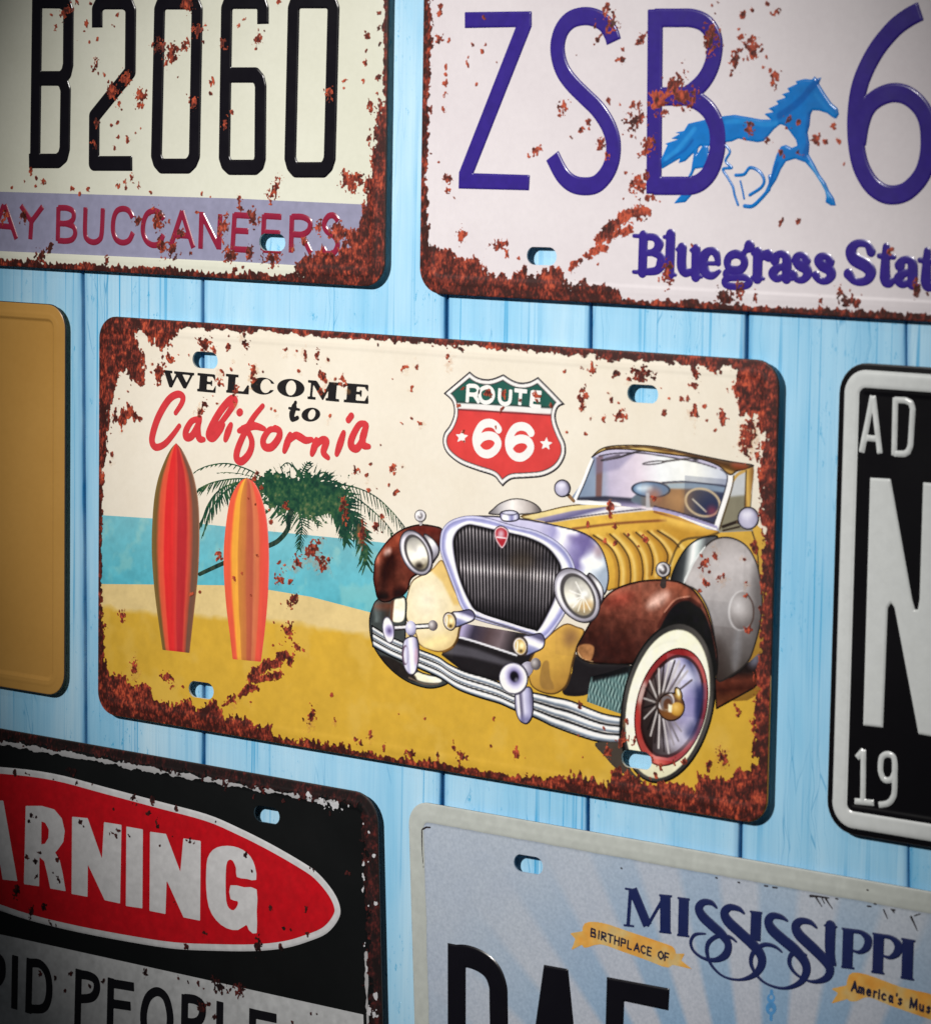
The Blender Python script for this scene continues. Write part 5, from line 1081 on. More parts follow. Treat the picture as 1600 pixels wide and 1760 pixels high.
cpart('hubcap', hub, (110, 70, 50), [(diff(ell(D5, 815, 500, 62, 68), ell(D5, 822, 505, 46, 52)), (200, 196, 200), .25), (diff(ell(D5, 825, 520, 44, 56), ell(D5, 832, 525, 30, 42)), (120, 112, 116), .25), glow(D5, 850, 590, 60, 40, 0, (150, 92, 36), .9), (ell(D5, 897, 556, 46, 48), rgrad(D5((885, 540)), 4.6, (0, (236, 190, 90)), (.5, (206, 150, 48)), (1, (120, 76, 26))), .25), (poly(D5((835, 520), (862, 530), (858, 580), (836, 575))), (240, 226, 190), .3), glow(D5, 900, 450, 20, 44, -20, (214, 170, 70)), glow(D5, 905, 440, 8, 26, -10, (250, 240, 206)), rim(hub, .35, (52, 36, 32))], lift=.24, emb=.12)

# headlamps
for c0, A_, B_, crop, bucket in (((476, 550), (138, 12), (-42, -197), D1, [(540, 395), (620, 425), (672, 500), (672, 560), (640, 610), (590, 640)]),
                                 ((333, 375), (145, 26), (-28, -172), D3, [(400, 240), (460, 270), (500, 340), (490, 420), (440, 460), (380, 420)])):
    e = poly(skel(c0, A_, B_, crop=crop)); k1 = .80; k2 = .62
    c_ = np.array(c0); A2_ = np.array(A_)*1.; B2_ = np.array(B_)*1.
    e1 = poly(skel(c_+(8, 4), A2_*.76, B2_*.82, crop=crop)); e2 = poly(skel(c_+(12, 6), A2_*.62, B2_*.70, crop=crop))
    bk = spoly(crop(*bucket), 4)
    cpart('headlight', un(e, bk), (150, 148, 160), [
        (bk, g(crop, bucket[0], bucket[4], (0, (120, 116, 124)), (.4, (240, 240, 242)), (.7, (176, 174, 190)), (1, (110, 104, 116))), .25), rim(bk, .35, (70, 62, 70)),
        (e, g(crop, tuple(c_+B2_), tuple(c_-B2_), (0, (120, 116, 130)), (.15, (214, 212, 226)), (.5, (232, 232, 240)), (.8, (190, 188, 206)), (1, (150, 146, 160))), .22), rim(e, .45, (74, 66, 76)),
        (diff(poly(skel(c_, A2_*.93, B2_*.95, crop=crop)), poly(skel(c_, A2_*.86, B2_*.89, crop=crop))), (146, 142, 158), .25, .8),
        (e1, (86, 82, 84), .25), (e2, g(crop, tuple(c_+B2_*.6), tuple(c_-B2_*.6), (0, (150, 148, 142)), (.4, (226, 222, 206)), (.7, (240, 234, 216)), (1, (150, 138, 112))), .3),
        glow(crop, c_[0]+22, c_[1]-10, 34, 36, 0, (252, 252, 250), .95), glow(crop, c_[0]-14, c_[1]-50, 26, 50, -20, (180, 176, 170), .7)]
        + ([glow(crop, 505, 662, 28, 26, 0, (52, 44, 42), .95), glow(crop, 540, 620, 16, 24, 0, (196, 186, 168), .8)] if crop is D1 else
           [glow(crop, 372, 372, 36, 34, 0, (96, 92, 84), .8), glow(crop, 380, 366, 24, 22, 0, (248, 248, 240), 1), glow(crop, 390, 440, 40, 30, -10, (206, 160, 90), .85)] + [line(crop, [(372, 380), (372+90*math.cos(a), 380+100*math.sin(a))], .3, (250, 246, 232), .2, .8) for a in np.radians([60, 85, 110, 135, 160, 200, 240])]),
        lift=.2, emb=.2, bev=.9, material=M_GLOSS)
# small lamps under the radiator
for body_, fc, fr in (([(780, 1065), (850, 1050), (940, 1034), (985, 1080), (972, 1130), (900, 1165), (825, 1192), (790, 1180)], (765, 1140), (56, 82)), ([(1390, 1272), (1460, 1255), (1545, 1238), (1584, 1290), (1572, 1368), (1500, 1410), (1420, 1440), (1390, 1400)], (1370, 1355), (64, 84))):
    bsh = spoly(D1(*body_), 4); f_ = ell(D1, fc[0], fc[1], fr[0], fr[1], -12)
    cpart('lamp', un(bsh, f_), LAV, [(bsh, g(D1, (body_[1][0], body_[1][1]), (body_[6][0], body_[6][1]), (0, (96, 92, 130)), (.15, (196, 194, 222)), (.35, (250, 250, 252)), (.5, (150, 152, 196)), (.75, (112, 120, 176)), (1, (170, 168, 200))), .25), rim(bsh, .35, (66, 60, 84)),
          (f_, (214, 206, 204), .22), rim(f_, .35, (96, 76, 66)), (ell(D1, fc[0]+4, fc[1]+2, fr[0]*.7, fr[1]*.76, -12), (208, 172, 92), .25), glow(D1, fc[0]+16, fc[1]-6, 20, 26, 0, (246, 232, 180), .9), glow(D1, fc[0]+10, fc[1]+40, 12, 12, 0, (70, 50, 34), .9), line(D1, [(fc[0]-20, fc[1]-40), (fc[0]-24, fc[1]+30)], .4, (250, 240, 210))], lift=.21, emb=.15, material=M_GLOSS)
# horns and bumper posts
hornL = [stroke(D1((280, 1196), (600, 1178)), 1.9), ell(D1, 432, 1200, 46, 66, 0), ell(D1, 622, 1175, 40, 46), ell(D1, 240, 1214, 50, 116, -8), spoly(D1((380, 1290), (440, 1265), (490, 1290), (505, 1400), (498, 1500), (470, 1590), (420, 1600), (375, 1540), (355, 1430), (362, 1340)), 4)]
cpart('horn', un(*hornL), (190, 186, 210), [
    (hornL[0], g(D1, (440, 1160), (444, 1215), (0, (96, 90, 100)), (.3, (246, 244, 238)), (.7, (206, 204, 214)), (1, (60, 54, 60))), .2), rim(hornL[0], .35, (60, 52, 56)), (hornL[1], rgrad(D1((420, 1180)), 4, (0, (230, 228, 244)), (.6, (170, 168, 206)), (1, (96, 90, 120))), .25),
    (hornL[2], rgrad(D1((610, 1165)), 3.2, (0, (206, 200, 200)), (.5, (130, 122, 124)), (1, (52, 44, 46))), .22),
    (hornL[4], g(D1, (355, 1440), (505, 1440), (0, (110, 106, 140)), (.15, (214, 212, 232)), (.35, (170, 168, 206)), (.55, (238, 236, 246)), (.8, (180, 176, 212)), (1, (90, 84, 112))), .25), rim(hornL[4], .35, (66, 60, 80)), (diff(ell(D1, 385, 1430, 28, 86), ell(D1, 392, 1430, 20, 74)), (110, 84, 110), .25), glow(D1, 478, 1440, 14, 70, 0, (206, 150, 170), .6),
    (hornL[3], rgrad(D1((250, 1222)), 4.8, (0, (92, 74, 130)), (.25, (150, 140, 190)), (.55, (226, 222, 240)), (.9, (248, 248, 250)), (1, (214, 212, 226))), .22), rim(hornL[3], .3, (110, 104, 130))], lift=.22, emb=.2, material=M_GLOSS)
hornR = [spoly(D4((1118, 720), (1180, 680), (1232, 680), (1252, 760), (1247, 880), (1205, 946), (1150, 925), (1118, 840)), 4), stroke(D4((1180, 560), (1262, 510)), 2.6), ell(D4, 1200, 550, 46, 60, 30), ell(D4, 1268, 510, 36, 44), ell(D4, 1106, 615, 104, 116, -8)]
cpart('horn', un(*hornR), (190, 186, 210), [
    (hornR[0], g(D4, (1118, 800), (1252, 800), (0, (120, 116, 150)), (.2, (236, 234, 244)), (.32, (90, 84, 116)), (.5, (200, 198, 224)), (.75, (160, 158, 200)), (1, (84, 80, 112))), .25), glow(D4, 1195, 915, 50, 30, 0, (112, 110, 164), .8), rim(hornR[0], .35, (60, 54, 76)),
    (hornR[1], g(D4, (1200, 500), (1240, 570), (0, (120, 114, 118)), (.5, (240, 236, 232)), (1, (80, 72, 76))), .22), (hornR[2], rgrad(D4((1190, 535)), 4.4, (0, (196, 192, 210)), (1, (104, 98, 124))), .25), (hornR[3], rgrad(D4((1258, 500)), 3.4, (0, (190, 184, 184)), (.6, (110, 102, 104)), (1, (44, 38, 40))), .22),
    (hornR[4], rgrad(D4((1114, 602)), 6.4, (0, (24, 20, 30)), (.24, (40, 34, 56)), (.34, (130, 122, 176)), (.55, (196, 192, 222)), (.85, (244, 242, 248)), (1, (232, 232, 240))), .22), rim(hornR[4], .3, (100, 94, 120)), glow(D4, 1128, 625, 12, 14, 0, (150, 150, 170), .7)], lift=.24, emb=.25, material=M_GLOSS)
# lamps on top of the fenders
for crop, x, y, rx, ry, st in ((D3, 872, 214, 47, 50, [(878, 262), (872, 310)]), (D1, 512, 232, 50, 54, [(515, 190), (516, 300)])):
    e = ell(crop, x, y, rx, ry); s_ = stroke(crop(*st), [1.6, 2.4] if crop is D3 else [.8, 1.4])
    dk = crop is D3
    cpart('marker_lamp', un(e, s_), (70, 58, 56) if dk else (170, 164, 168), [(e, rgrad(crop((x, y)), rx/crop.k/3.8, (0, (236, 234, 236)), (.22, (110, 104, 108)), (.4, (60, 54, 58) if dk else (150, 146, 156)), (.6, (206, 204, 210)), (.8, (110, 104, 110) if dk else (222, 220, 226)), (1, (64, 56, 60) if dk else (170, 166, 172))), .22), rim(e, .3, (60, 52, 54) if dk else (130, 122, 124)), glow(crop, x-rx*.3, y-ry*.3, rx*.3, ry*.3, 0, (250, 250, 252), .9)], lift=.23, emb=.15)

FL_p4 = (flecks(E1, (770, 238, 42, 1.5, 0), (835, 282, 16), (925, 265, 22), (1045, 250, 30), (525, 340, 25), (588, 320, 10), (410, 380, 10), (462, 430, 40, 1.5, 80), (450, 480, 26), (1100, 425, 24, 1.7, 80), (1098, 480, 26), (868, 500, 28), (885, 440, 14), (950, 420, 8), (980, 560, 22, 1.8, 85), (975, 645, 10), (770, 660, 22), (740, 712, 20), (1460, 320, 14, 2, 88), (1540, 330, 18, 1.8, 80), (1410, 425, 13),
            (1580, 450, 18), (850, 650, 7), (822, 600, 7), (240, 570, 7), (1322, 280, 10), (1040, 182, 16), (935, 182, 11), (130, 1000, 10), (122, 1055, 9), (198, 840, 5), (1250, 700, 7), (180, 620, 7), (400, 440, 6), (660, 318, 6), (1225, 690, 6), (1400, 290, 6), (1170, 435, 6), (960, 375, 5))
     + flecks(E2, (20, 232, 20, 1.8, 85), (110, 250, 9), (60, 378, 22, 1.6, -60), (90, 420, 14), (215, 400, 20, 2, 70), (235, 452, 20), (160, 405, 7), (678, 325, 14), (712, 312, 9), (785, 305, 10, 1.8, 85), (745, 470, 14), (742, 502, 10), (670, 745, 15), (805, 745, 16), (742, 702, 6), (510, 910, 7), (600, 405, 6), (1022, 225, 18, 2, 75), (1030, 270, 10), (1125, 180, 16), (55, 500, 20), (85, 490, 16), (490, 140, 9, 1.6, 90), (120, 683, 7))
     + flecks(E3, (365, 320, 24, 1.9, 88), (358, 392, 16), (420, 152, 26), (450, 90, 16), (530, 110, 12), (550, 182, 20), (575, 185, 10), (712, 180, 45, 1.7, -15), (640, 215, 12), (735, 212, 16), (490, 460, 18), (588, 448, 28), (625, 455, 10), (852, 430, 12), (1045, 408, 20, 1.7, 85), (1105, 385, 11), (1210, 445, 24, 1.5, 90), (1215, 492, 12), (960, 345, 11), (1000, 340, 9), (888, 340, 6), (1040, 262, 26), (1048, 175, 28, 1.6, 90), (1120, 140, 24), (375, 552, 9),
              (265, 540, 6), (530, 342, 12), (512, 300, 7), (582, 365, 9), (1370, 550, 50, 1.4, 60), (1350, 640, 34, 1.6, 90), (1425, 690, 20), (1470, 620, 30), (355, 150, 10), (248, 170, 8), (410, 460, 6), (835, 270, 8), (1170, 185, 9), (1205, 175, 8), (1170, 530, 6), (1120, 470, 7))
     + flecks(B4, (580, 320, 28), (700, 320, 20), (710, 360, 14), (935, 330, 24), (935, 370, 14), (400, 288, 11), (685, 425, 18), (1040, 410, 10), (812, 370, 10), (90, 540, 15), (35, 500, 8), (380, 405, 12, 2, 0), (405, 600, 12), (410, 665, 10), (640, 570, 12))
     + flecks(D7, (1145, 400, 34, 2.2, 95), (1275, 570, 28, 2.2, 95), (1372, 525, 34), (1420, 460, 18), (905, 700, 40, 2.2, 42), (985, 770, 46, 1.5, -15), (800, 785, 34), (690, 890, 38, 1.4, 20), (755, 925, 16, 1.6, 60), (782, 1055, 34, 1.5, 40), (740, 1085, 18), (612, 490, 13), (505, 155, 24), (540, 250, 16), (720, 370, 24), (1230, 125, 24), (1310, 155, 14), (1500, 108, 22), (1565, 95, 6), (1345, 72, 12, 2, 0), (240, 740, 26), (670, 782, 12), (710, 810, 10), (1325, 270, 10),
              (350, 905, 10, 1.6, -30), (405, 865, 8), (470, 1020, 9), (450, 322, 7), (502, 362, 7), (600, 408, 8), (520, 740, 9), (980, 850, 9), (100, 1000, 9), (40, 1020, 14, 2, 10), (1465, 220, 8), (1380, 250, 6), (685, 1085, 6), (1520, 280, 16))
     + flecks(E4, (1115, 150, 32, 1.5, 60), (1165, 240, 18, 1.6, 10), (1205, 262, 8), (1145, 275, 10), (800, 540, 24, 1.4, 30), (235, 345, 26, 1.4, 80), (415, 410, 24, 1.8, 0), (455, 435, 14), (455, 465, 10), (515, 465, 8), (165, 55, 24), (165, 90, 14), (1250, 635, 20, 2.2, 88), (1205, 660, 8), (1385, 655, 9), (1370, 515, 9), (1280, 650, 7), (60, 120, 28), (1030, 228, 6), (1035, 100, 6), (905, 555, 6), (545, 560, 14, 1.8, 90), (690, 570, 14, 1.8, 90))
     + flecks(E5, (1188, 410, 15, 2.6, 88), (1245, 445, 9), (1030, 375, 9), (1050, 200, 9), (60, 210, 9), (40, 50, 9), (280, 300, 12, 2, 80), (220, 350, 26), (365, 385, 10, 2.2, 90), (530, 425, 22, 1.5, 0), (700, 435, 9, 2.4, 90), (800, 385, 11, 2.2, 95), (845, 440, 26), (880, 450, 20), (455, 170, 6), (620, 200, 5), (650, 445, 9, 1.6, 90), (100, 365, 12), (190, 330, 10), (1255, 560, 12), (1470, 580, 24), (1500, 600, 24))
     + flecks(D3, (770, 28, 20), (510, 25, 13), (572, 50, 11), (1130, 182, 18, 1.7, 40), (1195, 130, 13), (1112, 130, 9), (1142, 300, 22), (1235, 258, 16), (1385, 380, 16), (1400, 585, 28), (1105, 340, 10), (1380, 150, 9), (1390, 290, 14), (1160, 230, 7), (1120, 220, 8), (1440, 60, 14), (720, 70, 8))
     + flecks(D5, (1200, 885, 32, 1.6, -70), (1112, 942, 20), (1310, 560, 18), (1320, 590, 12), (225, 530, 18, 1.4, 90), (218, 735, 10), (720, 900, 24), (870, 935, 18), (785, 950, 20), (745, 1010, 16), (950, 915, 16), (1430, 640, 24), (1290, 525, 12), (390, 685, 12), (550, 640, 10), (245, 885, 6), (1430, 700, 20), (1460, 480, 34))
     + flecks(D2, (590, 455, 18, 1.6, 88), (588, 510, 14), (805, 650, 18), (455, 560, 11), (622, 572, 13), (560, 655, 12), (850, 402, 14), (700, 620, 9), (1155, 800, 22), (1450, 700, 18)))
stains(p4, FL_p4, 5, 0.255)
rust(p4, {'t': [(0, 4.0), (30, 4.6), (45, 2.1), (90, 2.0), (150, 2.0), (220, 2.2), (262, 2.8), (300, 5)], 'l': [(0, 5), (20, 3.0), (45, 2.2), (75, 2.0), (95, 2.8), (115, 3.8), (150, 5)],
          'r': [(0, 8), (20, 5), (45, 3.4), (80, 3.8), (110, 4.8), (150, 6)], 'b': [(0, 7), (40, 5), (75, 2.2), (100, 1.7), (125, 2.0), (165, 2.3), (200, 2.6), (215, 5), (300, 9)]},
     [E1((42, 60), (560, 62), (585, 150), (570, 210), (520, 240), (480, 295), (440, 230), (380, 210), (350, 150), (290, 140), (330, 250), (352, 340), (352, 530), (320, 540), (270, 500), (230, 430), (180, 440), (150, 560), (135, 640), (110, 700), (110, 860), (90, 1000), (70, 1100), (42, 1100)),
      E1((130, 760), (130, 700), (160, 670), (170, 740), (190, 680), (235, 700), (240, 655), (320, 752), (250, 752), (190, 800)),
      E3((1290, 100), (1480, 100), (1560, 200), (1552, 960), (1440, 960), (1450, 860), (1430, 830), (1450, 700), (1490, 600), (1480, 560), (1420, 500), (1410, 440), (1320, 430), (1290, 330), (1250, 280), (1310, 230), (1310, 150)),
      E6((560, 150), (640, 150), (610, 1500), (520, 1500), (540, 1300), (520, 1130), (545, 950), (530, 900), (570, 700), (560, 600), (575, 450), (555, 380), (570, 250)),
      E4((25, 290), (75, 330), (100, 395), (180, 395), (205, 450), (330, 470), (345, 540), (400, 555), (500, 570), (540, 545), (600, 600), (690, 555), (740, 575), (765, 655), (820, 640), (910, 655), (935, 705), (1010, 690), (1035, 745), (1150, 775), (1400, 805), (1600, 855), (1600, 880), (130, 645), (25, 560)),
      D5((60, 1100), (90, 1020), (150, 1030), (230, 1000), (350, 1060), (400, 1080), (470, 960), (560, 1000), (640, 1050), (760, 1055), (900, 1060), (1010, 1110), (1040, 1010), (1150, 1025), (1250, 1030), (1310, 975), (1400, 985), (1450, 890), (1530, 800), (1520, 1300), (1380, 1350), (700, 1230), (100, 1130)),
      D5((390, 860), (410, 815), (450, 830), (430, 890)), D5((470, 775), (530, 690), (545, 750), (598, 762), (545, 790), (510, 805))],
     FL_p4,
     [(E4((845, 512), (900, 470), (935, 475)), 3.0), (E4((905, 415), (985, 350), (1060, 330)), 4.2), (E4((930, 430), (1010, 410), (1065, 395)), 3.0), (E4((1060, 300), (1110, 285), (1130, 320)), 3.6), (E4((740, 580), (790, 545)), 1.6)],
     seed=29, lift=.27, c=((54, 21, 17), (118, 43, 32), (196, 84, 54)))

# ------------------------------------------------------------------ black and red warning sign
M_BLK2 = sheet_mat('worn_black_enamel', (15, 17, 18), (10, 11, 12), .34)
p6 = Plate('tin_sign', -163.0, -163.0, 137.0, -12.7, 'black rusty sign with white word WARNING on a red oval above a grey panel', 'sign', rad=10, rim=5.5, inner=-.2, shear=-.047, slots=[(457.6, 1401)], smat=M_BLK2)
CW = (204, 204, 206)
# white line inside the rim
ln = Shape((-163, -163, 145, -12), lambda X, Z: np.minimum(np.where(Z > -30, 1.05-np.abs(p6.edist(X, Z)-5.3)+(fbm(X, Z, 3, 55)-.55)*2.6, .55-np.abs(p6.edist(X, Z)-6.6)+(fbm(X, Z, 4, 56)-.55)*2.2), np.where(Z > -30, 118-X, np.where(Z < -70, 2, (fbm(X, Z, 2, 59)-.66)*9))))
p6.part('border_line', ln, (170, 170, 172), lift=.04, step=.4)
oo = np.concatenate([C3((0, 295), (300, 332), (600, 410), (900, 490)), C4((200, 440), (400, 525), (600, 625), (800, 740), (905, 815), (1000, 930), (1042, 1030), (1030, 1105), (960, 1190), (850, 1240), (700, 1284), (500, 1304), (250, 1302), (0, 1290)), C3((750, 1297), (450, 1240), (200, 1180), (0, 1115)), PX((-120, 1520), (-220, 1470), (-260, 1410), (-210, 1345), (-110, 1315))])
oval = spoly(oo, 4)
p6.part('oval_border', oval, CW, lift=.05, noise=.06, emb=.2)
WR = (190, 16, 28)
red = inset(oval, 2.55)
p6.part('oval_panel', red, WR, lift=.08, noise=.08)
W_ = [poly(C3((-40, 488), (18, 490), (97, 942), (18, 934), (4, 850), (-60, 842), (-80, 915), (-160, 905))),
      poly(C3((150, 520), (240, 520), (310, 540), (352, 590), (368, 660), (360, 720), (332, 760), (312, 782), (340, 830), (356, 900), (373, 1000), (290, 985), (272, 900), (255, 830), (224, 802), (222, 972), (140, 960)), C3((235, 600), (260, 610), (282, 650), (280, 700), (260, 735), (234, 742))),
      poly(C3((415, 582), (500, 590), (585, 832), (597, 613), (692, 628), (684, 1070), (600, 1052), (500, 840), (498, 1032), (412, 1016))),
      poly(C3((725, 638), (814, 654), (811, 1098), (722, 1085))),
      poly(C3((860, 668), (947, 680), (1032, 905), (1050, 706), (1144, 720), (1140, 1168), (1050, 1150), (950, 930), (943, 1130), (857, 1113))),
      spoly(C4((204, 800), (212, 720), (245, 668), (300, 645), (370, 646), (430, 668), (478, 710), (505, 770), (513, 850), (455, 843), (396, 832), (392, 780), (370, 730), (342, 724), (324, 762), (320, 880), (324, 985), (342, 1035), (375, 1050), (402, 1015), (400, 984), (357, 972), (356, 892), (440, 905), (516, 917), (516, 1050), (516, 1186), (472, 1168), (455, 1132), (400, 1166), (330, 1155), (265, 1105), (220, 1025), (204, 910)), 2)]
for sh in W_: p6.part('letter', inset(sh, -.25), (206, 206, 208), material=M_GLOSS, emb=.18, bev=.6, lift=.1, noise=.05)
pan = poly(np.concatenate([C3((-600, 1150), (20, 1255), (1129, 1500)), C4((600, 1575), (1188, 1705)), C4((1205, 2400), (-1700, 2400))]))
p6.part('lower_panel', pan, (186, 188, 190), lift=.04, noise=.08, step=.5)
KB = (20, 19, 24)
letters(p6, [[[(-25, 1365), (-35, 1700)], ([(-30, 1385), (-5, 1388), (12, 1420), (12, 1480), (-8, 1520), (-30, 1518)], 's')], [[(85, 1372), (80, 1678)]],
             [[(168, 1388), (160, 1702)], ([(166, 1415), (225, 1420), (266, 1470), (280, 1550), (272, 1630), (240, 1675), (162, 1675)], 's')],
             [[(448, 1450), (440, 1800)], ([(446, 1480), (505, 1488), (545, 1515), (550, 1570), (520, 1612), (444, 1620)], 's')],
             [[(632, 1500), (625, 1820)], [(630, 1530), (764, 1552)], [(628, 1645), (745, 1662)], [(626, 1790), (764, 1812)]],
             [([(895, 1578), (845, 1610), (820, 1690), (822, 1780), (850, 1850), (895, 1875), (945, 1850), (968, 1770), (966, 1690), (942, 1610)], 'c')]], KB, 3.5, 0, C3, material=M_PRINT, lift=.06)
letters(p6, [[[(64, 1578), (58, 1920)], ([(62, 1602), (130, 1612), (172, 1650), (168, 1720), (130, 1755), (60, 1752)], 's')], [[(285, 1622), (280, 1960)], [(280, 1940), (390, 1960)]],
             [[(492, 1668), (485, 2000)], [(490, 1698), (642, 1730)], [(488, 1830), (620, 1850)]]], KB, 3.5, 0, C4, material=M_PRINT, lift=.06)
rust(p6, {'t': [(-60, 4.0), (60, 4.2), (137, 5)], 'r': [(-163, 6), (-60, 5.5), (-13, 6)]}, [],
     flecks(C3, (180, 575, 16), (165, 600, 12), (208, 580, 9), (155, 805, 13), (203, 830, 13, 1.5, 0), (330, 815, 18), (228, 785, 10, 2, -20), (335, 940, 20), (305, 893, 9), (210, 920, 12), (460, 608, 15), (480, 630, 6), (635, 670, 14), (665, 690, 12), (670, 655, 9, 2, 0), (740, 690, 8, 1.6, -50), (893, 610, 18, 1.8, 90), (870, 490, 18, 1.5, 90), (760, 470, 20, 1.5, -60), (1005, 535, 13), (85, 325, 15), (100, 1010, 26, 1.5, 90), (180, 1120, 20, 2, 80),
            (255, 1095, 20), (290, 1185, 10), (320, 1195, 7), (825, 1470, 18, 1.7, 70), (1015, 1500, 12), (400, 1475, 15), (318, 1500, 12), (1062, 1312, 14), (915, 740, 6), (1092, 720, 15, 1.8, 0), (415, 320, 24, 1.6, 0), (310, 365, 9), (435, 385, 9), (525, 395, 7), (150, 330, 9, 3, -5), (590, 1520, 10), (510, 1545, 10), (370, 1575, 8), (230, 1475, 12), (845, 560, 12), (650, 530, 8), (1000, 1075, 12), (985, 690, 6))
     + flecks(C4, (870, 790, 18), (530, 1265, 30, 1.4, 90), (838, 1197, 12), (672, 1278, 12), (605, 1035, 12, 1.6, 90), (830, 1050, 15), (280, 1528, 36, 1.5, 0), (400, 1545, 34, 1.7, 0), (148, 1510, 14), (178, 1542, 10), (445, 695, 12), (15, 400, 12), (122, 618, 13), (80, 605, 9), (75, 1272, 15), (20, 1475, 9), (85, 1500, 5), (490, 800, 6), (260, 490, 7), (190, 1190, 14), (735, 1165, 9), (690, 1160, 12), (320, 250, 22), (170, 1650, 28), (215, 1640, 16), (250, 1730, 16), (1090, 810, 16), (980, 440, 9), (685, 360, 10), (860, 1700, 5), (895, 1700, 5), (740, 1750, 10), (400, 1600, 8, 2, 90), (500, 325, 10)),
     seed=47, c=((20, 9, 10), (46, 17, 17), (92, 32, 28)), lift=.2, halo=(60, 24, 22))
chips = [s_ for s_ in flecks(C4, (850, 325, 16), (930, 362, 22, 1.6, -15), (1015, 385, 22, 1.4, -10), (1100, 385, 9), (1190, 750, 7, 2, 80), (1195, 830, 8, 2, 90), (1190, 910, 8, 2.4, 80), (1222, 740, 7), (1258, 705, 8), (1265, 1000, 9), (1228, 1018, 6), (1270, 1590, 10, 1.8, 90), (1262, 1700, 16, 1.8, 90), (1225, 1690, 14, 1.8, 90), (1200, 1250, 9, 2, 90), (1215, 1420, 8, 2, 90), (1228, 555, 5), (1190, 500, 7))]
_r = random.Random(3)
def chipfn(X, Z):
    F = np.full(X.shape, -PAD); n = fbm(X, Z, 1.0, 91, 2)-.5
    for x, z, rr, ex, an in chips:
        dx, dz = X-x, Z-z; F = np.maximum(F, rr-np.hypot((dx*math.cos(an)+dz*math.sin(an))/ex, -dx*math.sin(an)+dz*math.cos(an))+n*2.6*min(rr, 1.6))
    return F
p6.part('paint_chips', Shape((90, -120, 145, -14), chipfn), (196, 196, 200), lift=.24, kind='stuff')

# ------------------------------------------------------------------ pale blue plate with ribbon lettering
def rays(nt, p, col):
    """printed rays fanning out from below the plate's middle"""
    sep = node(nt, 'ShaderNodeSeparateXYZ'); nt.links.new(p, sep.inputs[0])
    def m(op, a, b_=None):
        n = node(nt, 'ShaderNodeMath', operation=op)
        for i, v in enumerate((a, b_)):
            if v is None: continue
            if hasattr(v, 'is_linked'): nt.links.new(v, n.inputs[i])
            else: n.inputs[i].default_value = v
        return n.outputs[0]
    dx = m('SUBTRACT', sep.outputs[0], .305); dz = m('SUBTRACT', sep.outputs[2], -.150)
    ang = m('ARCTAN2', dz, dx)
    s_ = m('SINE', m('MULTIPLY', ang, 27.0))
    r_ = cramp(nt, m('ADD', m('MULTIPLY', s_, .5), .5), (.35, (0, 0, 0)), (.65, (1, 1, 1)))
    dist = m('SQRT', m('ADD', m('MULTIPLY', dx, dx), m('MULTIPLY', dz, dz)))
    fade = cramp(nt, m('MULTIPLY', dist, 5.0), (.30, (1, 1, 1)), (.82, (.0, .0, .0)))
    hb = mix(nt, 1.0, col, lin((214, 226, 240)), 'MULTIPLY')
    blue = mix(nt, fade.outputs[0], col, lin((124, 168, 206)))
    pale = mix(nt, fade.outputs[0], col, lin((192, 196, 208)))
    c2 = mix(nt, r_.outputs[0], blue, pale)
    gr = noise_node(nt, 900, 2, .7, p)
    g2 = cramp(nt, gr.outputs[0], (.3, (.86, .87, .88)), (.7, (1.08, 1.07, 1.06)))
    return mix(nt, 1.0, c2, g2.outputs[0], 'MULTIPLY')
M_FROST = sheet_mat('frosted_blue_sheet', (178, 188, 200), (168, 180, 198), .5, 16, rays)
p7 = Plate('license_plate', 151.0, -162.5, 451.0, -12.3, 'pale blue plate with a grey rim and navy ribbon lettering over large black letters', 'license plate', rad=9, rim=6.2, inner=-.3, shear=-.055, slots=[(907, 1486.5)], smat=M_FROST)
rimsh = Shape((150, -164, 462, -11), lambda X, Z: np.minimum(p7.edist(X, Z)+.3, 6.9-p7.edist(X, Z)+(fbm(X, Z, 6, 71)-.5)*.5))
p7.part('rim_band', rimsh, (182, 187, 182), lift=.03, noise=.04, step=.5)
letters(p7, [[[(362, 920), (362, 1900)], ([(362, 988), (425, 990), (505, 1020), (570, 1075), (606, 1160), (612, 1260), (612, 1640), (575, 1780), (480, 1840), (362, 1850)], 's')]], (16, 15, 22), 8.0, .35, C5, bev=.7, lift=.06)
p7.part('letter', poly(C5((883, 1040), (1028, 1066), (1112, 1900), (1012, 1880), (1000, 1760), (890, 1740), (872, 1850), (772, 1830)), C5((950, 1440), (985, 1640), (905, 1630))), (16, 15, 22), material=M_GLOSS, emb=.35, bev=.7, lift=.06)
p7.part('letter', poly(PX((1042, 1680), (1150, 1700), (1148, 1738), (1072, 1722), (1070, 1785), (1140, 1800), (1138, 1838), (1068, 1825), (1064, 1920), (1036, 1912))), (16, 15, 22), material=M_GLOSS, emb=.35, bev=.7, lift=.06)
NV = (28, 38, 86)
s_k = 1/2.857/4.1
def ms_letters(items):
    for li_, L in enumerate(items):
        shp = []
        for pts, w, sm in L:
            q = C6(*pts); ww = np.full(len(q), w*s_k) if np.isscalar(w) else np.array(w)*s_k
            if sm:
                n0 = len(q); q = spl(q, n=7); ww = np.interp(np.linspace(0, n0-1, len(q)), range(n0), ww)
            shp.append(stroke(q, ww, butt=not sm))
        p7.part('letter', un(*shp), NV, lift=.05+.014*li_, noise=.05, material=M_PRINT, emb=.12, bev=.5)
def ser(x0, y0, x1, y1): return ([(x0, y0), (x1, y1)], 9, False)
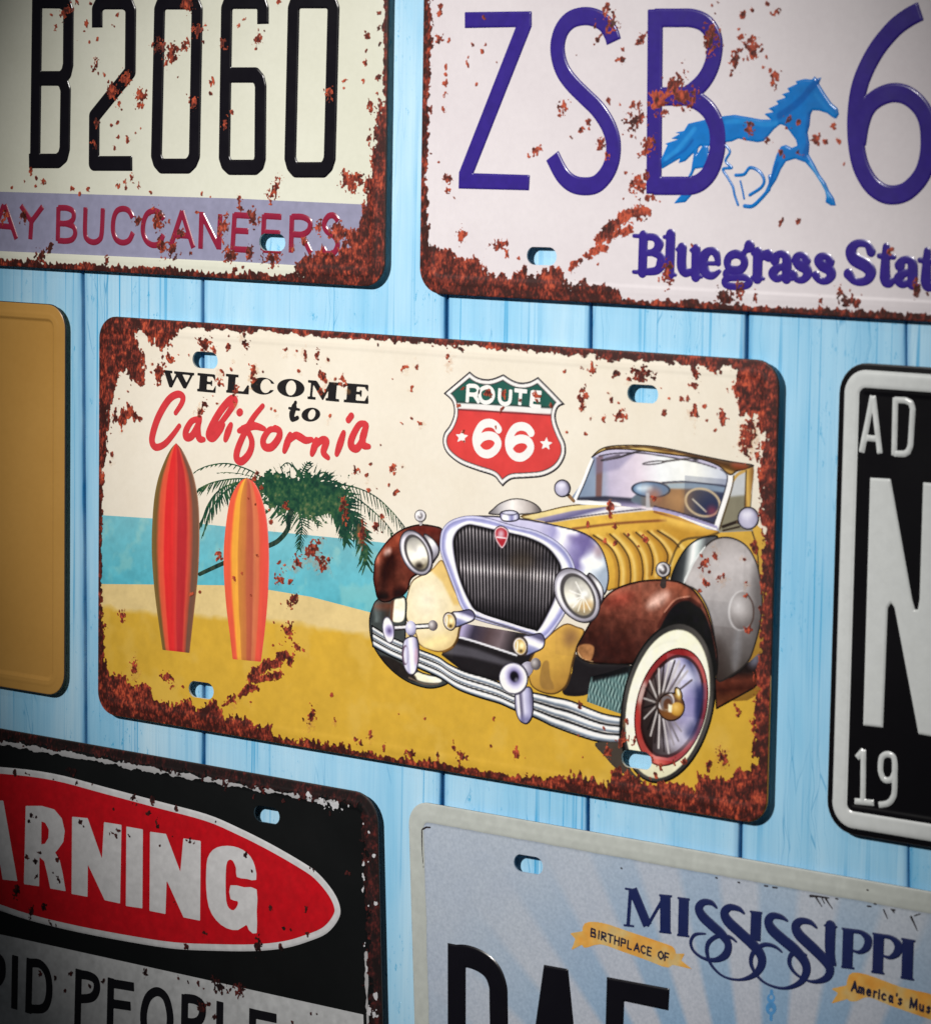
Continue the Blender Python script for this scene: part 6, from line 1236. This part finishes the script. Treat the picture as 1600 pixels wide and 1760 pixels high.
ms_letters([
    [([(122, 372), (110, 548)], 17, False), ([(132, 368), (206, 548)], 44, False), ([(204, 552), (290, 402)], 14, False), ([(293, 400), (293, 582)], 50, False), ser(94, 366, 152, 374), ser(88, 546, 140, 551), ser(262, 398, 326, 404), ser(262, 578, 324, 585)],
    [([(384, 414), (380, 598)], 48, False), ser(352, 412, 414, 419), ser(350, 594, 412, 601)],
    [([(545, 460), (520, 436), (480, 434), (458, 462), (474, 500), (520, 545), (572, 592), (602, 640), (590, 690), (540, 717), (480, 708), (432, 672), (418, 628), (440, 592), (490, 588)], [10, 22, 28, 38, 44, 44, 40, 34, 34, 20, 13, 13, 15, 14, 8], True)],
    [([(680, 488), (655, 466), (610, 458), (584, 484), (600, 525), (660, 582), (722, 640), (762, 692), (765, 742), (730, 790), (660, 814), (580, 798), (522, 745), (498, 682), (506, 632), (550, 600), (610, 604), (642, 628)], [10, 22, 28, 38, 46, 46, 46, 42, 36, 24, 11, 10, 13, 18, 20, 18, 15, 8], True)],
    [([(740, 482), (735, 622)], 48, False), ser(708, 478, 770, 486)],
    [([(892, 524), (862, 505), (820, 500), (800, 526), (816, 566), (870, 616), (930, 666), (976, 722), (986, 774), (955, 828), (880, 856), (800, 838), (745, 795), (714, 732), (728, 676), (778, 642), (830, 650), (866, 678)], [10, 22, 28, 38, 46, 46, 46, 42, 36, 24, 12, 10, 13, 18, 20, 18, 15, 8], True)],
    [([(1036, 558), (1005, 531), (960, 525), (934, 550), (950, 592), (1010, 650), (1070, 710), (1102, 760), (1088, 802), (1042, 822), (992, 818), (935, 785), (904, 738), (910, 694), (945, 676), (986, 692)], [10, 22, 28, 38, 46, 46, 44, 38, 30, 18, 10, 13, 18, 20, 16, 9], True)],
    [([(1105, 550), (1102, 640), (1106, 700), (1128, 742)], [46, 46, 40, 10], True), ser(1072, 546, 1138, 554)],
    [([(1192, 565), (1186, 755)], 46, False), ([(1192, 574), (1252, 580), (1288, 612), (1284, 652), (1250, 678), (1215, 670)], [14, 18, 34, 32, 16, 9], True), ser(1160, 562, 1224, 570), ser(1156, 750, 1222, 758)],
    [([(1342, 590), (1336, 778)], 46, False), ([(1342, 598), (1400, 606), (1436, 640), (1432, 680), (1398, 704), (1365, 696)], [14, 18, 34, 32, 16, 9], True), ser(1310, 586, 1374, 596), ser(1304, 774, 1370, 784)],
    [([(1486, 618), (1480, 808)], 48, False), ser(1452, 612, 1522, 624), ser(1448, 802, 1516, 814)]])
ORG = lambda X, Z: ramp(fbm(X, Z, 5, 83, 3), [(.25, (222, 156, 66)), (.5, (220, 168, 84)), (.75, (212, 182, 120))])
rb1 = un(spoly(PX((1004, 1588), (1034, 1587), (1080, 1602), (1140, 1622), (1157, 1630), (1160, 1645), (1148, 1664), (1110, 1651), (1070, 1637), (1031, 1624), (1003, 1630), (1000, 1612)), 3), poly(PX((1008, 1600), (979, 1605), (988, 1615), (981, 1634), (1005, 1622))), poly(PX((1150, 1640), (1176, 1640), (1170, 1652), (1189, 1667), (1150, 1658))))
rb2 = un(spoly(C6((1195, 790), (1280, 788), (1450, 850), (1640, 905), (1660, 1030), (1600, 1012), (1400, 942), (1290, 900), (1230, 920), (1185, 905)), 3), poly(C6((1200, 838), (1108, 858), (1140, 880), (1108, 932), (1200, 905))))
for rb in (rb1, rb2): p7.part('ribbon', rb, ORG, [], lift=.045, noise=.06)
GL = {'B': [[(0, 0), (0, 1)], [(0, 1), (.5, .97), (.5, .55), (0, .52), (.6, .45), (.6, .05), (0, 0)]], 'I': [[(.15, 0), (.15, 1)]], 'R': [[(0, 0), (0, 1), (.55, .95), (.55, .55), (0, .5), (.65, 0)]], 'T': [[(-.05, 1), (.65, 1)], [(.3, 1), (.3, 0)]], 'H': [[(0, 0), (0, 1)], [(.6, 0), (.6, 1)], [(0, .5), (.6, .5)]],
      'P': [[(0, 0), (0, 1), (.55, .95), (.55, .52), (0, .48)]], 'L': [[(0, 1), (0, 0), (.5, 0)]], 'A': [[(0, 0), (.35, 1), (.7, 0)], [(.12, .35), (.58, .35)]], 'C': [[(.6, .85), (.35, 1), (.05, .75), (.05, .25), (.35, 0), (.6, .15)]], 'E': [[(.5, 1), (0, 1), (0, 0), (.5, 0)], [(0, .52), (.42, .52)]],
      'O': [[(.35, 1), (.02, .7), (.02, .3), (.35, 0), (.68, .3), (.68, .7), (.35, 1)]], 'F': [[(.5, 1), (0, 1), (0, 0)], [(0, .52), (.42, .52)]], 'M': [[(0, 0), (.06, 1), (.42, .1), (.78, 1), (.84, 0)]],
      'm': [[(0, 0), (0, .6)], [(0, .5), (.2, .62), (.32, .5), (.32, 0)], [(.32, .5), (.52, .62), (.64, .5), (.64, 0)]], 'e': [[(.02, .32), (.48, .34), (.42, .58), (.2, .62), (.02, .4), (.04, .12), (.25, 0), (.48, .1)]], 'r': [[(0, 0), (0, .6)], [(0, .42), (.15, .6), (.32, .58)]], 'i': [[(.06, 0), (.06, .6)], [(.06, .8), (.06, .86)]],
      'c': [[(.45, .52), (.25, .62), (.02, .4), (.04, .14), (.25, 0), (.45, .08)]], 'a': [[(.42, .6), (.15, .62), (.02, .3), (.15, 0), (.4, .2), (.42, .6), (.42, .1), (.5, 0)]], "'": [[(.05, 1), (.05, .8)]], 's': [[(.38, .54), (.2, .62), (.04, .48), (.36, .2), (.2, 0), (.0, .08)]], 'u': [[(0, .6), (.02, .1), (.2, 0), (.42, .15), (.42, .6), (.44, 0)]]}
def script(txt, x0, y0, x1, y1, hgt, w, sx, bend=0):
    """small lettering along a line in C6 coordinates"""
    adv = {"I": .5, "i": .4, "'": .3, ' ': .55, 'm': .95, 'M': 1.15, 'r': .55}
    tot = sum(adv.get(ch, .85) for ch in txt); pos = 0; ux, uy = (x1-x0)/tot, (y1-y0)/tot
    for ch in txt:
        if ch != ' ':
            sh = []
            for st in GL[ch]:
                q = [(x0+ux*(pos+a*.92)+hgt*.07*b_, y0+uy*(pos+a*.92)-hgt*b_-bend*math.sin(math.pi*pos/tot)) for a, b_ in st]
                sh.append(stroke(C6(*q), w))
            p7.part('letter', un(*sh), (34, 34, 58), lift=.07, step=.2)
        pos += adv.get(ch, .85)
script('BIRTHPLACE OF', -72, 600, 322, 730, 38, .62, 0)
script("America's Mus", 1208, 868, 1612, 985, 48, .75, 0)
gtr = un(ell(C6, 812, 905, 20, 22), ell(C6, 812, 955, 26, 32), stroke(C6((815, 870), (812, 1010)), 1.2))
p7.part('guitar_print', diff(gtr, ell(C6, 813, 900, 9, 11), ell(C6, 812, 962, 9, 9)), (86, 150, 206), lift=.045, noise=.1)
scr = un(poly(C5((152, 236), (160, 222), (180, 212), (207, 214), (205, 224), (182, 222), (166, 232))), stroke(C5((157, 240), (158, 350), (166, 460)), [.5, .35, .25]),
         stroke(C6((1005, 402), (1040, 404), (1095, 412)), [.9, .6, .5]), stroke(C6((1030, 405), (1062, 455)), [.7, .3]), stroke(C6((1080, 415), (1115, 468)), [.7, .3]), stroke(C6((1060, 408), (1075, 440)), .4), stroke(C6((1365, 470), (1385, 515)), [.6, .3]), stroke(C6((1400, 465), (1418, 485)), .4), stroke(C6((1500, 505), (1532, 575)), [.8, .3]), stroke(C6((1515, 500), (1545, 490)), .4),
         *[stroke(C6((x, y), (x+r3, y+2)), .55) for x, y, r3 in ((650, 335, 8), (540, 312, 8), (780, 352, 16), (820, 360, 22), (1130, 415, 10), (1285, 452, 18), (1320, 440, 8), (1410, 470, 10), (1285, 372, 6), (75, 265, 5))])
p7.part('scuff_marks', scr, (46, 40, 44), lift=.06, kind='stuff')
